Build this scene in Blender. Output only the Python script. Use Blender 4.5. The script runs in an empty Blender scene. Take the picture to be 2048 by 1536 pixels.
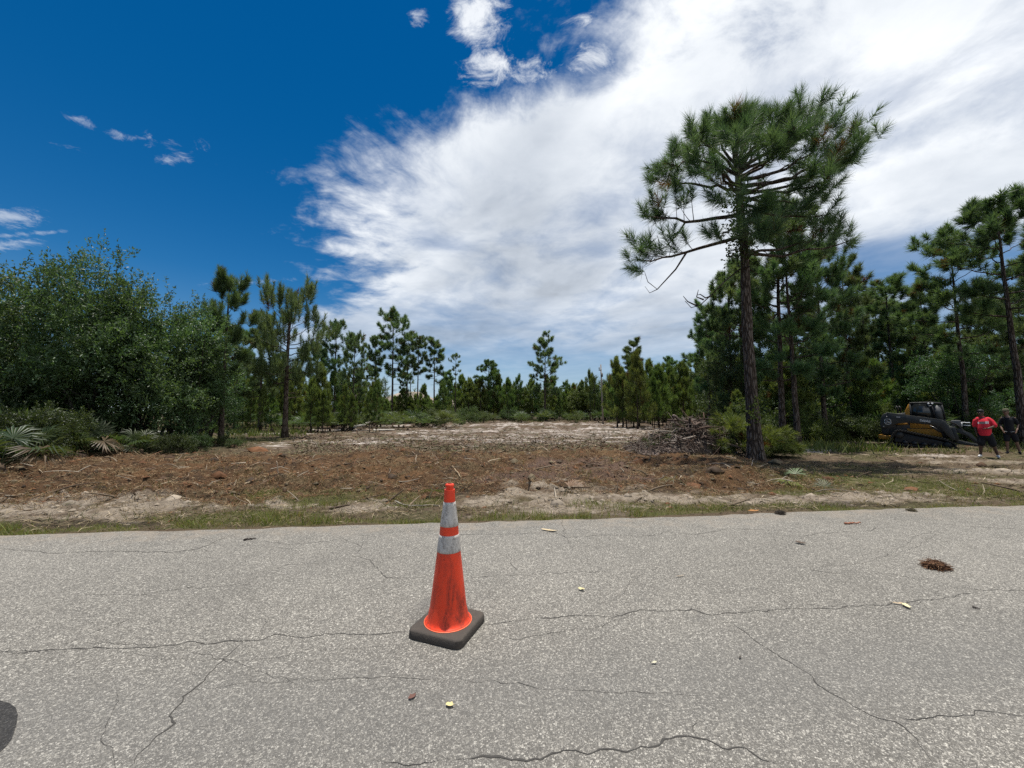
import bpy, bmesh, math, random
import numpy as np
from mathutils import Vector, Matrix
# ------------------------------------------------------------------ camera, sky, sun, exposure
S = bpy.context.scene
COL = S.collection
H = 1.37                      # lens height above the road
F = 769.0                     # focal length in pixels of a 2048 px wide picture
TH = math.atan(58 / 769.0)    # slight upward tilt
cd = bpy.data.cameras.new('camera')
cam = bpy.data.objects.new('camera', cd); COL.objects.link(cam)
cam.location = (0, 0, H); cam.rotation_euler = (math.pi / 2 + TH, 0, 0)
cd.sensor_width = 36; cd.lens = 36 * F / 2048; cd.clip_start = 0.05; cd.clip_end = 3000
S.camera = cam
SUN_DIR = Vector((0.0, 0.13, 0.97)).normalized()
SUN_EL = math.asin(SUN_DIR.z); SUN_AZ = math.atan2(SUN_DIR.x, SUN_DIR.y)
sl = bpy.data.lights.new('sun', 'SUN'); sl.energy = 4.5; sl.angle = math.radians(0.53); sl.color = (1, 0.955, 0.88)
sun = bpy.data.objects.new('sun', sl); COL.objects.link(sun)
sun.rotation_euler = SUN_DIR.to_track_quat('Z', 'Y').to_euler(); sun.location = (0, 0, 60)
S.view_settings.view_transform = 'Standard'; S.view_settings.look = 'None'
S.view_settings.exposure = 0.36; S.view_settings.gamma = 1; S.view_settings.use_curve_mapping = False
S.cycles.max_bounces = 6; S.cycles.diffuse_bounces = 3; S.cycles.glossy_bounces = 2
S.cycles.transmission_bounces = 4; S.cycles.transparent_max_bounces = 8
S.cycles.use_denoising = False; S.cycles.denoising_input_passes = 'RGB_ALBEDO_NORMAL'; S.cycles.denoising_prefilter = 'ACCURATE'
S.cycles.caustics_reflective = False; S.cycles.caustics_refractive = False


class NG:
    """small helper for writing node graphs"""
    def __init__(s, tree): s.t = tree; s.n = tree.nodes; s.l = tree.links
    def new(s, typ, **kw):
        n = s.n.new(typ)
        for k, v in kw.items(): setattr(n, k, v)
        return n
    def put(s, sock, v):
        if isinstance(v, bpy.types.NodeSocket): s.l.new(v, sock)
        elif v is not None: sock.default_value = v
    def m(s, op, a, b=None, c=None, clamp=False):
        n = s.new('ShaderNodeMath', operation=op, use_clamp=clamp)
        for i, v in enumerate((a, b, c)):
            if v is not None: s.put(n.inputs[i], v)
        return n.outputs[0]
    def add(s, a, b): return s.m('ADD', a, b)
    def sub(s, a, b): return s.m('SUBTRACT', a, b)
    def mul(s, a, b): return s.m('MULTIPLY', a, b)
    def sm(s, x, lo, hi, a=0.0, b=1.0):
        n = s.new('ShaderNodeMapRange', interpolation_type='SMOOTHSTEP')
        s.put(n.inputs[0], x); s.put(n.inputs[1], lo); s.put(n.inputs[2], hi); s.put(n.inputs[3], a); s.put(n.inputs[4], b)
        return n.outputs[0]
    def lin(s, x, lo, hi, a=0.0, b=1.0):
        n = s.new('ShaderNodeMapRange')
        s.put(n.inputs[0], x); s.put(n.inputs[1], lo); s.put(n.inputs[2], hi); s.put(n.inputs[3], a); s.put(n.inputs[4], b)
        return n.outputs[0]
    def comb(s, x, y, z=0.0):
        n = s.new('ShaderNodeCombineXYZ'); s.put(n.inputs[0], x); s.put(n.inputs[1], y); s.put(n.inputs[2], z); return n.outputs[0]
    def sep(s, v):
        n = s.new('ShaderNodeSeparateXYZ'); s.put(n.inputs[0], v); return n.outputs
    def noise(s, v, scale, detail=4, rough=0.55, dist=0.0, dim='3D', w=None, col=False):
        n = s.new('ShaderNodeTexNoise', noise_dimensions=dim)
        if v is not None: s.put(n.inputs['Vector'], v)
        s.put(n.inputs['Scale'], scale); s.put(n.inputs['Detail'], detail); s.put(n.inputs['Roughness'], rough); s.put(n.inputs['Distortion'], dist)
        return n.outputs['Color' if col else 'Fac']
    def vor(s, v, scale, feature='F1', out='Distance', rnd=1.0):
        n = s.new('ShaderNodeTexVoronoi', feature=feature)
        if v is not None: s.put(n.inputs['Vector'], v)
        s.put(n.inputs['Scale'], scale); s.put(n.inputs['Randomness'], rnd)
        return n.outputs[out]
    def mix(s, f, a, b, typ='MIX'):
        n = s.new('ShaderNodeMix', data_type='RGBA', blend_type=typ)
        s.put(n.inputs[0], f)
        for i, v in ((6, a), (7, b)):
            s.put(n.inputs[i], v if isinstance(v, bpy.types.NodeSocket) else tuple(v) + ((1,) if len(v) == 3 else ()))
        return n.outputs[2]
    def ramp(s, x, stops):
        n = s.new('ShaderNodeValToRGB'); e = n.color_ramp.elements
        while len(e) > 1: e.remove(e[-1])
        e[0].position, e[0].color = stops[0][0], tuple(stops[0][1]) + (1,)
        for p, c in stops[1:]:
            q = e.new(p); q.color = tuple(c) + (1,)
        s.put(n.inputs[0], x); return n.outputs[0]
    def curve(s, x, pts, lo, hi):
        """float curve through (x, y) points, y normalised between lo and hi; x normalised by caller"""
        n = s.new('ShaderNodeFloatCurve'); c = n.mapping.curves[0]
        while len(c.points) > 2: c.points.remove(c.points[1])
        P = [(p[0], (p[1] - lo) / (hi - lo)) for p in pts]
        c.points[0].location = P[0]; c.points[1].location = P[-1]
        for p in P[1:-1]: c.points.new(*p)
        n.mapping.update(); s.put(n.inputs['Value'], x)
        return s.lin(n.outputs[0], 0.0, 1.0, lo, hi)


def make_world():
    w = bpy.data.worlds.new('World'); S.world = w; w.use_nodes = True
    g = NG(w.node_tree); g.n.clear()
    sky = g.new('ShaderNodeTexSky', sky_type='NISHITA', sun_disc=False)
    sky.sun_elevation = SUN_EL; sky.sun_rotation = SUN_AZ
    sky.altitude = 0; sky.air_density = 1.0; sky.dust_density = 0.15; sky.ozone_density = 4.5
    hs = g.new('ShaderNodeHueSaturation'); hs.inputs['Saturation'].default_value = 1.5
    hs.inputs['Value'].default_value = 0.92
    g.put(hs.inputs['Color'], sky.outputs[0])
    d = g.new('ShaderNodeTexCoord').outputs['Generated']
    x, y, z = g.sep(d)
    zz = g.m('MAXIMUM', z, 0.0)
    den = g.add(zz, 0.12)
    # the cloud layer seen from below: q is a position on the layer (softened towards the horizon)
    qx, qy = g.m('DIVIDE', x, den), g.m('DIVIDE', y, den)
    q = g.comb(qx, qy, 0.0)
    # warp
    wn = g.noise(q, 1.6, 3, 0.5, col=True)
    wv = g.new('ShaderNodeVectorMath', operation='SUBTRACT'); g.put(wv.inputs[0], wn); wv.inputs[1].default_value = (.5, .5, .5)
    ws = g.new('ShaderNodeVectorMath', operation='SCALE'); g.put(ws.inputs[0], wv.outputs[0]); ws.inputs['Scale'].default_value = 0.35
    wa = g.new('ShaderNodeVectorMath', operation='ADD'); g.put(wa.inputs[0], q); g.put(wa.inputs[1], ws.outputs[0])
    qw = wa.outputs[0]
    # streaks that fan out from the middle of the big cloud
    dx, dy = g.sub(qx, 0.12), g.sub(qy, 1.75)
    r = g.m('SQRT', g.add(g.mul(dx, dx), g.mul(dy, dy)))
    a = g.m('ARCTAN2', dy, g.mul(dx, -1.0))
    sw = g.noise(q, 2.2, 2, 0.5)
    ar = g.comb(g.add(g.mul(a, 5.0), g.mul(sw, 3.4)), g.mul(r, 1.5), 0.0)
    streak = g.noise(ar, 1.7, 6, 0.62)
    fine = g.noise(qw, 4.2, 8, 0.62)
    big = g.noise(qw, 1.3, 4, 0.5)
    # edge of the cloud sheet on the layer: qx of the edge as a function of qy
    pts = [(-12, -5.5), (-4, -2.4), (-1, -0.55), (0.2, 0.20), (0.60, 0.29), (0.742, 0.20), (0.86, 0.165), (0.93, 0.05), (0.985, -0.18), (1.06, -0.36), (1.147, -0.50), (1.346, -0.66),  # first points: unseen cloud added overhead and behind to make the fill less blue
           (1.55, -0.74), (1.72, -0.84), (1.95, -0.84), (2.218, -1.0), (2.6, -1.5), (3.4, -2.6), (5.0, -4.5)]
    def nx(v): return (v + 12) / 17.0
    # one smooth piecewise edge
    e = g.curve(g.lin(qy, -12, 5), [(nx(p[0]), p[1]) for p in pts], -6.0, 10.0)
    sd = g.sub(qx, e)
    rw = g.sm(r, 0.35, 0.95)
    sdn = g.add(sd, g.add(g.mul(g.sub(streak, 0.5), g.mul(rw, g.sm(qx, -0.05, -0.45, 0.25, 0.50))), g.mul(g.sub(fine, 0.5), g.sm(qx, -0.35, 0.0, 0.95, 1.15))))
    body = g.sm(sdn, -0.14, 0.36)
    # gaps and thin places in the sheet
    thin = g.sm(g.add(g.mul(big, 0.7), g.mul(fine, 0.3)), 0.34, 0.54, 0.55, 1.0)
    body = g.mul(body, thin)
    # small ragged clouds: (layer position, radius x, radius y, strength)
    pieces = [(-0.075, 0.765, 0.070, 0.105, 1.0), (-0.06, 0.885, 0.075, 0.055, 1.0), (0.045, 0.90, 0.065, 0.045, 0.9), (-0.205, 0.775, 0.035, 0.03, 0.6), (0.205, 0.86, 0.09, 0.07, 0.95), (0.17, 0.79, 0.06, 0.04, 0.65), (0.035, 0.985, 0.13, 0.045, 0.8),
              (-1.17, 0.99, 0.04, 0.04, 0.60), (-1.115, 1.045, 0.07, 0.032, 0.66), (-0.985, 1.09, 0.11, 0.032, 0.64), (-1.05, 1.145, 0.07, 0.034, 0.70), (-0.91, 1.183, 0.04, 0.025, 0.5), (-1.3, 1.07, 0.06, 0.03, 0.42),
              (-1.86, 1.35, 0.17, 0.075, 1.0), (-2.1, 1.52, 0.22, 0.045, 1.0), (-1.9, 1.46, 0.25, 0.02, 0.7), (-1.42, 2.0, 0.30, 0.035, 0.7)]
    small = None
    for cx, cy, rx, ry, st in pieces:
        ux, uy = g.mul(g.sub(qx, cx), 1 / rx), g.mul(g.sub(qy, cy), 1 / ry)
        k = g.m('EXPONENT', g.mul(g.add(g.mul(ux, ux), g.mul(uy, uy)), -0.9))
        k = g.mul(k, st)
        small = k if small is None else g.m('MAXIMUM', small, k)
    sn = g.noise(qw, 13.0, 8, 0.70, 0.5)
    sml = g.sm(g.add(small, g.mul(g.sub(sn, 0.5), 2.3)), 0.42, 1.25)
    sml = g.mul(sml, g.sm(small, 0.04, 0.3))
    sml = g.mul(sml, g.sm(qx, -0.7, -0.4, 0.55, 0.88))
    cover = g.m('MAXIMUM', body, sml)
    # the sheet thins out towards the horizon and on its far right
    lowb = g.noise(g.comb(g.mul(qx, 0.45), g.mul(z, 7.0), 3.0), 1.3, 5, 0.6)
    low = g.sm(g.add(z, g.mul(g.sub(lowb, 0.5), 0.30)), 0.10, 0.30, 0.30, 1.0)
    right = g.m('EXPONENT', g.mul(g.add(g.m('POWER', g.mul(g.sub(qx, 1.95), 1 / 0.75), 2.0), g.m('POWER', g.mul(g.sub(qy, 1.75), 1 / 0.40), 2.0)), -1.0))
    right = g.sm(g.sub(right, g.mul(g.sub(lowb, 0.5), 1.4)), 0.25, 0.8, 1.0, 0.25)
    cover = g.mul(cover, g.mul(g.mul(low, right), g.sm(z, -0.005, 0.03)))
    # brightness: bright thin edges, grey thick middle, long soft bands
    thick = g.sm(sd, 0.05, 1.1)
    mid = g.m('EXPONENT', g.mul(g.add(g.m('POWER', g.mul(g.sub(qx, 0.02), 1 / 0.50), 2.0), g.m('POWER', g.mul(g.sub(qy, 1.66), 1 / 0.62), 2.0)), -1.0))
    ba = g.comb(g.add(g.mul(qx, 0.55), g.mul(qy, -0.30)), g.add(g.mul(qx, 1.1), g.mul(qy, 1.3)), 7.0)
    band = g.noise(ba, 1.2, 4, 0.48, 0.6)
    shade = g.add(g.mul(thick, 0.10), g.mul(mid, 0.24))
    shade = g.add(shade, g.mul(g.sub(big, 0.5), 0.62))
    shade = g.add(shade, g.mul(g.sub(band, 0.5), 0.62))
    shade = g.add(shade, g.mul(g.mul(g.sub(streak, 0.5), g.mul(rw, g.sm(qx, 0.1, -0.4, 0.15, 1.0))), -0.22))
    shade = g.add(shade, g.mul(g.sub(fine, 0.5), -0.32))
    shade = g.add(shade, g.sm(z, 0.42, 0.16, 0.0, 0.22))
    bright = g.lin(shade, -0.04, 0.50, 0.85, 0.38)
    ccol = g.mix(g.lin(shade, 0.0, 0.4), (0.97, 1.0, 1.03), (0.88, 0.97, 1.10))
    cc = g.new('ShaderNodeVectorMath', operation='SCALE'); g.put(cc.inputs[0], ccol); g.put(cc.inputs['Scale'], bright)
    skys = g.new('ShaderNodeVectorMath', operation='SCALE'); g.put(skys.inputs[0], hs.outputs[0]); skys.inputs['Scale'].default_value = 0.066
    final = g.mix(cover, skys.outputs[0], cc.outputs[0])
    veil = g.mul(g.m('EXPONENT', g.mul(zz, -9.0)), 0.62)
    final = g.mix(veil, final, (0.40, 0.53, 0.70))
    bg = g.new('ShaderNodeBackground'); g.put(bg.inputs[0], final); bg.inputs[1].default_value = 1.0
    out = g.new('ShaderNodeOutputWorld'); g.l.new(bg.outputs[0], out.inputs[0])
    w.cycles.sampling_method = 'MANUAL'; w.cycles.sample_map_resolution = 1024

make_world()

# ------------------------------------------------------------------ helpers
RNG = np.random.default_rng(7)
CT, ST = math.cos(TH), math.sin(TH)

def ray(px, py):
    dx = (px - 1024) / F; dz = (768 - py) / F
    return np.array([dx, CT - ST * dz, ST + CT * dz])
def at(px, py, Y):
    """the place seen at picture point (px, py) when it lies Y metres ahead"""
    r = ray(px, py); return np.array([0, 0, H]) + r * (Y / r[1])
def road_pt(px, py, z=0.0):
    r = ray(px, py); return np.array([0, 0, H]) + r * ((z - H) / r[2])

def hash2(ix, iy, seed):
    h = (ix.astype(np.int64) * 374761393 + iy.astype(np.int64) * 668265263 + seed * 1442695041) & 0xffffffff
    h = ((h ^ (h >> 13)) * 1274126177) & 0xffffffff
    return ((h ^ (h >> 16)) & 0xffffff) / float(0xffffff)
def vnoise(x, y, seed=0):
    x = np.asarray(x, float); y = np.asarray(y, float)
    ix, iy = np.floor(x), np.floor(y); fx, fy = x - ix, y - iy
    ix = ix.astype(np.int64); iy = iy.astype(np.int64)
    u, v = fx * fx * (3 - 2 * fx), fy * fy * (3 - 2 * fy)
    a, b = hash2(ix, iy, seed), hash2(ix + 1, iy, seed); c, d = hash2(ix, iy + 1, seed), hash2(ix + 1, iy + 1, seed)
    return (a * (1 - u) + b * u) * (1 - v) + (c * (1 - u) + d * u) * v
def fbm(x, y, seed=0, octv=4, gain=0.5):
    x = np.asarray(x, float); y = np.asarray(y, float)
    t = 0; a = 1; n = 0
    for k in range(octv):
        t = t + a * vnoise(x, y, seed + 17 * k); n += a; a *= gain
        x, y = x * 2.03 + 11.3, y * 2.03 - 7.1
    return t / n
def sstep(x, a, b):
    t = np.clip((np.asarray(x, float) - a) / (b - a), 0, 1); return t * t * (3 - 2 * t)

# ---- objects
def link(o, parent=None):
    COL.objects.link(o)
    if parent is not None: o.parent = parent
    return o
def tag(o, label=None, cat=None, group=None, kind=None):
    for k, v in (('label', label), ('category', cat), ('group', group), ('kind', kind)):
        if v is not None: o[k] = v
    return o
def thing(name, label, cat, loc=(0, 0, 0), rz=0.0, group=None, scale=None):
    o = bpy.data.objects.new(name, None); o.empty_display_size = 0.2
    o.location = tuple(loc); o.rotation_euler = (0, 0, rz)
    if scale is not None: o.scale = scale if hasattr(scale, '__len__') else (scale,) * 3
    link(o); return tag(o, label, cat, group)
def copy_tree(o, parent=None):
    c = o.copy(); link(c, parent)
    for ch in list(o.children): copy_tree(ch, c)
    return c

class Acc:
    """collects geometry and builds ONE mesh object"""
    def __init__(s): s.V = []; s.T = []; s.Q = []; s.P = []; s.C = []; s.n = 0
    def add(s, V, tri=None, quad=None, poly=None, col=(1, 1, 1)):
        V = np.asarray(V, np.float32).reshape(-1, 3)
        c = np.asarray(col, np.float32)
        if c.ndim == 1: c = np.broadcast_to(c[:3], (len(V), 3))
        s.V.append(V); s.C.append(c)
        if tri is not None and len(tri): s.T.append(np.asarray(tri, np.int64).reshape(-1, 3) + s.n)
        if quad is not None and len(quad): s.Q.append(np.asarray(quad, np.int64).reshape(-1, 4) + s.n)
        if poly is not None:
            for p in poly: s.P.append([i + s.n for i in p])
        s.n += len(V)
    def tube(s, pts, rad, n=6, col=(1, 1, 1), cap=True):
        P = np.asarray(pts, float); m = len(P)
        R = np.broadcast_to(np.asarray(rad, float), (m,)) if np.ndim(rad) < 2 else np.asarray(rad, float)
        T = np.empty_like(P); T[1:-1] = P[2:] - P[:-2]; T[0] = P[1] - P[0]; T[-1] = P[-1] - P[-2]
        T /= np.linalg.norm(T, axis=1)[:, None] + 1e-12
        ref = np.array([0, 0, 1.0]) if abs(T[:, 2]).mean() < 0.9 else np.array([1.0, 0, 0])
        A = np.cross(T, ref); A /= np.linalg.norm(A, axis=1)[:, None] + 1e-12
        B = np.cross(T, A)
        th = np.linspace(0, 2 * math.pi, n, endpoint=False)
        ra, rb = (R, R) if R.ndim == 1 else (R[:, 0], R[:, 1])
        V = P[:, None, :] + A[:, None, :] * (np.cos(th)[None, :, None] * ra[:, None, None]) + B[:, None, :] * (np.sin(th)[None, :, None] * rb[:, None, None])
        i = np.arange(m - 1)[:, None] * n + np.arange(n)[None, :]
        j = np.arange(m - 1)[:, None] * n + (np.arange(n)[None, :] + 1) % n
        q = np.stack([i, j, j + n, i + n], -1).reshape(-1, 4)
        polys = [list(range(n))[::-1], [(m - 1) * n + k for k in range(n)]] if cap and n > 2 else None
        s.add(V.reshape(-1, 3), quad=q, poly=polys, col=col)
    def box(s, c, size, rot=None, col=(1, 1, 1)):
        h = np.array(size) / 2.0
        V = np.array([[x, y, z] for x in (-1, 1) for y in (-1, 1) for z in (-1, 1)], float) * h
        if rot is not None: V = V @ np.array(rot).T
        s.add(V + np.array(c), quad=[(0, 1, 3, 2), (4, 6, 7, 5), (0, 4, 5, 1), (2, 3, 7, 6), (0, 2, 6, 4), (1, 5, 7, 3)], col=col)
    def prism(s, poly, axis, lo, hi, col=(1, 1, 1)):
        """a 2-D outline pushed out along an axis: axis 1 -> outline in x,z"""
        n = len(poly)
        def p(a, b, w):
            return {0: (w, a, b), 1: (a, w, b), 2: (a, b, w)}[axis]
        V = [p(a, b, lo) for a, b in poly] + [p(a, b, hi) for a, b in poly]
        F_ = [list(range(n)), [n + i for i in range(n)][::-1]] + [[i, n + i, n + (i + 1) % n, (i + 1) % n] for i in range(n)]
        s.add(V, poly=F_, col=col)
    def lathe(s, prof, n=32, col=(1, 1, 1), c=(0, 0, 0)):
        th = np.linspace(0, 2 * math.pi, n, endpoint=False)
        P = np.array(prof, float)
        V = np.stack([P[:, 0][:, None] * np.cos(th) + c[0], P[:, 0][:, None] * np.sin(th) + c[1], np.repeat(P[:, 1][:, None], n, 1) + c[2]], -1)
        m = len(P)
        i = np.arange(m - 1)[:, None] * n + np.arange(n); j = np.arange(m - 1)[:, None] * n + (np.arange(n) + 1) % n
        s.add(V.reshape(-1, 3), quad=np.stack([i, j, j + n, i + n], -1).reshape(-1, 4), poly=[list(range(n))[::-1], [(m - 1) * n + k for k in range(n)]], col=col)
    def mesh(s, name, mat=None, smooth=False, color=False, fix=False):
        V = np.concatenate(s.V); me = bpy.data.meshes.new(name)
        loops, starts, tot = [], [], 0
        T = np.concatenate(s.T) if s.T else np.zeros((0, 3), np.int64)
        Q = np.concatenate(s.Q) if s.Q else np.zeros((0, 4), np.int64)
        loops += [T.ravel(), Q.ravel()] + [np.array(p) for p in s.P]
        st = np.concatenate([np.arange(len(T)) * 3, len(T) * 3 + np.arange(len(Q)) * 4]).astype(np.int64)
        base = len(T) * 3 + len(Q) * 4; ps = []
        for p in s.P: ps.append(base); base += len(p)
        st = np.concatenate([st, np.array(ps, np.int64)])
        L = np.concatenate(loops).astype(np.int32)
        me.vertices.add(len(V)); me.vertices.foreach_set('co', V.astype(np.float32).ravel())
        me.loops.add(len(L)); me.loops.foreach_set('vertex_index', L)
        me.polygons.add(len(st)); me.polygons.foreach_set('loop_start', st.astype(np.int32))
        if smooth: me.polygons.foreach_set('use_smooth', np.ones(len(st), bool))
        me.update(calc_edges=True); me.validate()
        if color:
            at_ = me.attributes.new('tint', 'FLOAT_COLOR', 'POINT')
            C = np.concatenate(s.C); C4 = np.ones((len(C), 4), np.float32); C4[:, :3] = C
            at_.data.foreach_set('color', C4.ravel())
        if mat: me.materials.append(mat)
        if fix:
            bm = bmesh.new(); bm.from_mesh(me); bmesh.ops.recalc_face_normals(bm, faces=bm.faces); bm.to_mesh(me); bm.free()
        return me
    def obj(s, name, mat=None, parent=None, smooth=False, color=False, fix=True, bevel=0.0, seg=2):
        o = link(bpy.data.objects.new(name, s.mesh(name, mat, smooth, color, fix)), parent)
        if bevel:
            b = o.modifiers.new('bevel', 'BEVEL'); b.width = bevel; b.segments = seg; b.limit_method = 'ANGLE'; b.angle_limit = math.radians(40)
        return o

def meshobj(name, me, parent=None):
    return link(bpy.data.objects.new(name, me), parent)

# ---- materials
def mat(name, base=(.5, .5, .5), rough=0.7, spec=0.4, metal=0.0):
    m = bpy.data.materials.new(name); m.use_nodes = True
    g = NG(m.node_tree); b = g.n['Principled BSDF']
    b.inputs['Base Color'].default_value = tuple(base) + (1,)
    b.inputs['Roughness'].default_value = rough; b.inputs['Specular IOR Level'].default_value = spec; b.inputs['Metallic'].default_value = metal
    return m, g, b
def bump(g, b, h, strength=0.5, dist=0.02):
    n = g.new('ShaderNodeBump'); n.inputs['Strength'].default_value = strength; n.inputs['Distance'].default_value = dist
    g.put(n.inputs['Height'], h); g.l.new(n.outputs[0], b.inputs['Normal'])
def worn(name, base, rough=0.6, spec=0.4, amount=0.35, scale=14.0, dirt=(.10, .085, .065), metal=0.0, bmp=0.0):
    """a plain coat with dust and grime in patches"""
    m, g, b = mat(name, base, rough, spec, metal)
    p = g.new('ShaderNodeTexCoord').outputs['Object']
    n1 = g.noise(p, scale, 6, 0.65); n2 = g.noise(p, scale * 5, 3, 0.6)
    f = g.mul(g.sm(g.add(g.mul(n1, .7), g.mul(n2, .3)), 0.42, 0.72), amount)
    g.put(b.inputs['Base Color'], g.mix(f, base, dirt))
    g.put(b.inputs['Roughness'], g.lin(n1, 0.3, 0.7, rough - 0.08, min(1, rough + 0.15)))
    if bmp: bump(g, b, n2, bmp, 0.01)
    return m
def foliage_mat(name, trans=0.25, rough=0.5, spec=0.35, hue=0.06):
    """leaf colour comes from the tint painted on each leaf; a part of the light passes through"""
    m, g, b = mat(name, (.05, .08, .03), rough, spec)
    a = g.new('ShaderNodeAttribute', attribute_name='tint').outputs['Color']
    oi = g.new('ShaderNodeObjectInfo').outputs['Random']
    hs = g.new('ShaderNodeHueSaturation'); g.put(hs.inputs['Color'], a)
    g.put(hs.inputs['Hue'], g.lin(oi, 0, 1, 0.5 - hue * .5, 0.5 + hue * .5)); g.put(hs.inputs['Value'], g.lin(g.m('FRACT', g.mul(oi, 7.3)), 0, 1, 0.8, 1.2))
    c = hs.outputs[0]
    g.put(b.inputs['Base Color'], c)
    t = g.new('ShaderNodeBsdfTranslucent'); g.put(t.inputs[0], g.mix(1.0, c, (1.5, 1.45, 0.7), 'MULTIPLY'))
    mx = g.new('ShaderNodeMixShader'); mx.inputs[0].default_value = trans
    g.l.new(b.outputs[0], mx.inputs[1]); g.l.new(t.outputs[0], mx.inputs[2]); g.l.new(mx.outputs[0], g.n['Material Output'].inputs[0])
    return m
def tint_mat(name, rough=0.85, spec=0.15, nscale=60.0, nvar=0.35, bmp=0.0, bscale=60.0):
    m, g, b = mat(name, (.2, .2, .2), rough, spec)
    a = g.new('ShaderNodeAttribute', attribute_name='tint').outputs['Color']
    p = g.new('ShaderNodeTexCoord').outputs['Object']
    n = g.noise(p, nscale, 5, 0.65)
    g.put(b.inputs['Base Color'], g.mix(1.0, a, g.ramp(n, [(0.25, (1 - nvar,) * 3), (0.75, (1 + nvar,) * 3)]), 'MULTIPLY'))
    if bmp: bump(g, b, g.noise(p, bscale, 6, 0.7), bmp, 0.02)
    return m
def bark_mat(name, c1, c2, scale=7.0):
    m, g, b = mat(name, c1, 0.9, 0.1)
    p = g.new('ShaderNodeTexCoord').outputs['Object']
    mp = g.new('ShaderNodeMapping'); mp.inputs['Scale'].default_value = (1, 1, 0.18); g.put(mp.inputs[0], p)
    n = g.noise(mp.outputs[0], scale * 1.6, 6, 0.7, 0.6); v = g.vor(mp.outputs[0], scale * 2.2, 'DISTANCE_TO_EDGE')
    h = g.add(g.mul(n, 0.6), g.mul(g.sm(v, 0.0, 0.25), 0.5))
    g.put(b.inputs['Base Color'], g.ramp(h, [(0.25, tuple(x * .35 for x in c1)), (0.55, c1), (0.9, c2)]))
    bump(g, b, h, 0.9, 0.05)
    return m
M = {}
M['needle'] = foliage_mat('pine_needle', 0.40, 0.5, 0.35)
M['leaf'] = foliage_mat('broad_leaf', 0.38, 0.45, 0.4)
M['bark'] = bark_mat('pine_bark', (.085, .062, .048), (.17, .14, .12))
M['bark_dark'] = bark_mat('oak_bark', (.06, .05, .042), (.13, .12, .105))
M['wood_tint'] = tint_mat('dead_wood', 0.85, 0.15, 40, 0.35)
M['litter'] = tint_mat('straw_litter', 0.8, 0.15, 30, 0.2)
M['grass'] = foliage_mat('grass_blade', 0.3, 0.55, 0.25, 0.02)

# ------------------------------------------------------------------ the ground and the road
EA = road_pt(0, 1070); EB = road_pt(2048, 1010)
ESL = (EB[1] - EA[1]) / (EB[0] - EA[0]); EOF = EA[1] - ESL * EA[0]
def edge_y(x):
    x = np.asarray(x, float)
    return EOF + ESL * x + (fbm(x * 0.8, x * 0 + 3.3, 5, 3) - 0.5) * 0.16 + (vnoise(x * 5.0, x * 0 + 1.0, 9) - 0.5) * 0.06
def gz(x, y):
    """height of the ground without its small lumps"""
    x = np.asarray(x, float); y = np.asarray(y, float)
    d = y - (EOF + ESL * x)
    z = -0.03 - 0.07 * sstep(d, 0.1, 1.6)
    z = z + 0.10 * sstep(d, 2.5, 6.5) * (1 - sstep(x, 4.5, 8.5)) - 0.12 * sstep(d, 5.5, 12) * (1 - sstep(x, 4.5, 8.5))
    z = z - 0.10 * sstep(x, 6, 12) * sstep(d, 2, 6)
    z = z + 0.30 * sstep(y, 22, 75) + 0.003 * np.maximum(y - 75, 0)
    z = z + 0.12 * (fbm(x * .15, y * .15, 41, 2) - .5) * sstep(d, 1.5, 4)
    return z
def gpt(px, py):
    r = ray(px, py); z = 0.0
    for _ in range(12):
        p = np.array([0, 0, H]) + r * ((z - H) / r[2]); z = float(gz(p[0], p[1]))
    return p
def on_ground(px, Y):
    X = (px - 1024) / F * (Y * CT); X = (px - 1024) / F * (Y / CT - 0.0) if False else (px - 1024) / F * Y * (1 / (CT - ST * (768 - 826) / F))
    return np.array([X, Y, float(gz(X, Y))])

def E_(px, py, rx, ry):
    """a ground ellipse seen round (px, py)"""
    c = gpt(px, py); r = gpt(px + rx, py); u = gpt(px, py - ry); l = gpt(px, py + ry)
    return (c[0], (u[1] + l[1]) / 2, abs(r[0] - c[0]), abs(u[1] - l[1]) / 2)
SAND_NEAR = [E_(60, 1010, 170, 22), E_(230, 1022, 190, 24), E_(1140, 1003, 160, 28), E_(1000, 1003, 80, 10), E_(1320, 1000, 140, 14), E_(1480, 1002, 90, 12), E_(740, 1012, 90, 9), E_(560, 1010, 80, 6), E_(1640, 1000, 170, 9),
             E_(1810, 995, 100, 9), E_(1960, 925, 110, 5), E_(1990, 945, 80, 6), E_(2010, 962, 70, 5), E_(1880, 912, 60, 4), E_(1540, 890, 60, 5), E_(1620, 903, 60, 4), E_(300, 1000, 60, 6)]
SAND_FAR = [E_(*p) for p in [(560, 892, 40, 3), (640, 885, 60, 4), (740, 886, 60, 4), (1060, 882, 110, 5), (1100, 872, 90, 4), (920, 862, 90, 3), (990, 850, 110, 2), (1150, 864, 110, 4), (1220, 858, 80, 4), (860, 876, 70, 3),
            (760, 852, 60, 2), (1040, 848, 60, 2), (1270, 862, 70, 5), (1240, 876, 70, 4), (690, 860, 60, 2), (520, 868, 70, 2), (940, 879, 60, 2), (1180, 848, 90, 1.6), (820, 866, 80, 2), (1680, 878, 90, 3), (1720, 884, 60, 3), (1580, 870, 40, 2)]]
GRASS = [E_(1770, 968, 200, 22), E_(1900, 985, 160, 14), E_(1600, 985, 90, 8), E_(470, 1038, 160, 12), E_(620, 1000, 120, 16), E_(560, 985, 90, 8), E_(820, 1000, 70, 14), E_(1340, 1015, 200, 8), E_(1600, 1012, 100, 6), E_(300, 880, 120, 8), E_(520, 880, 60, 5)]
LOAM = [E_(1180, 935, 110, 16), E_(1040, 960, 120, 12), E_(1250, 960, 80, 8)]
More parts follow.
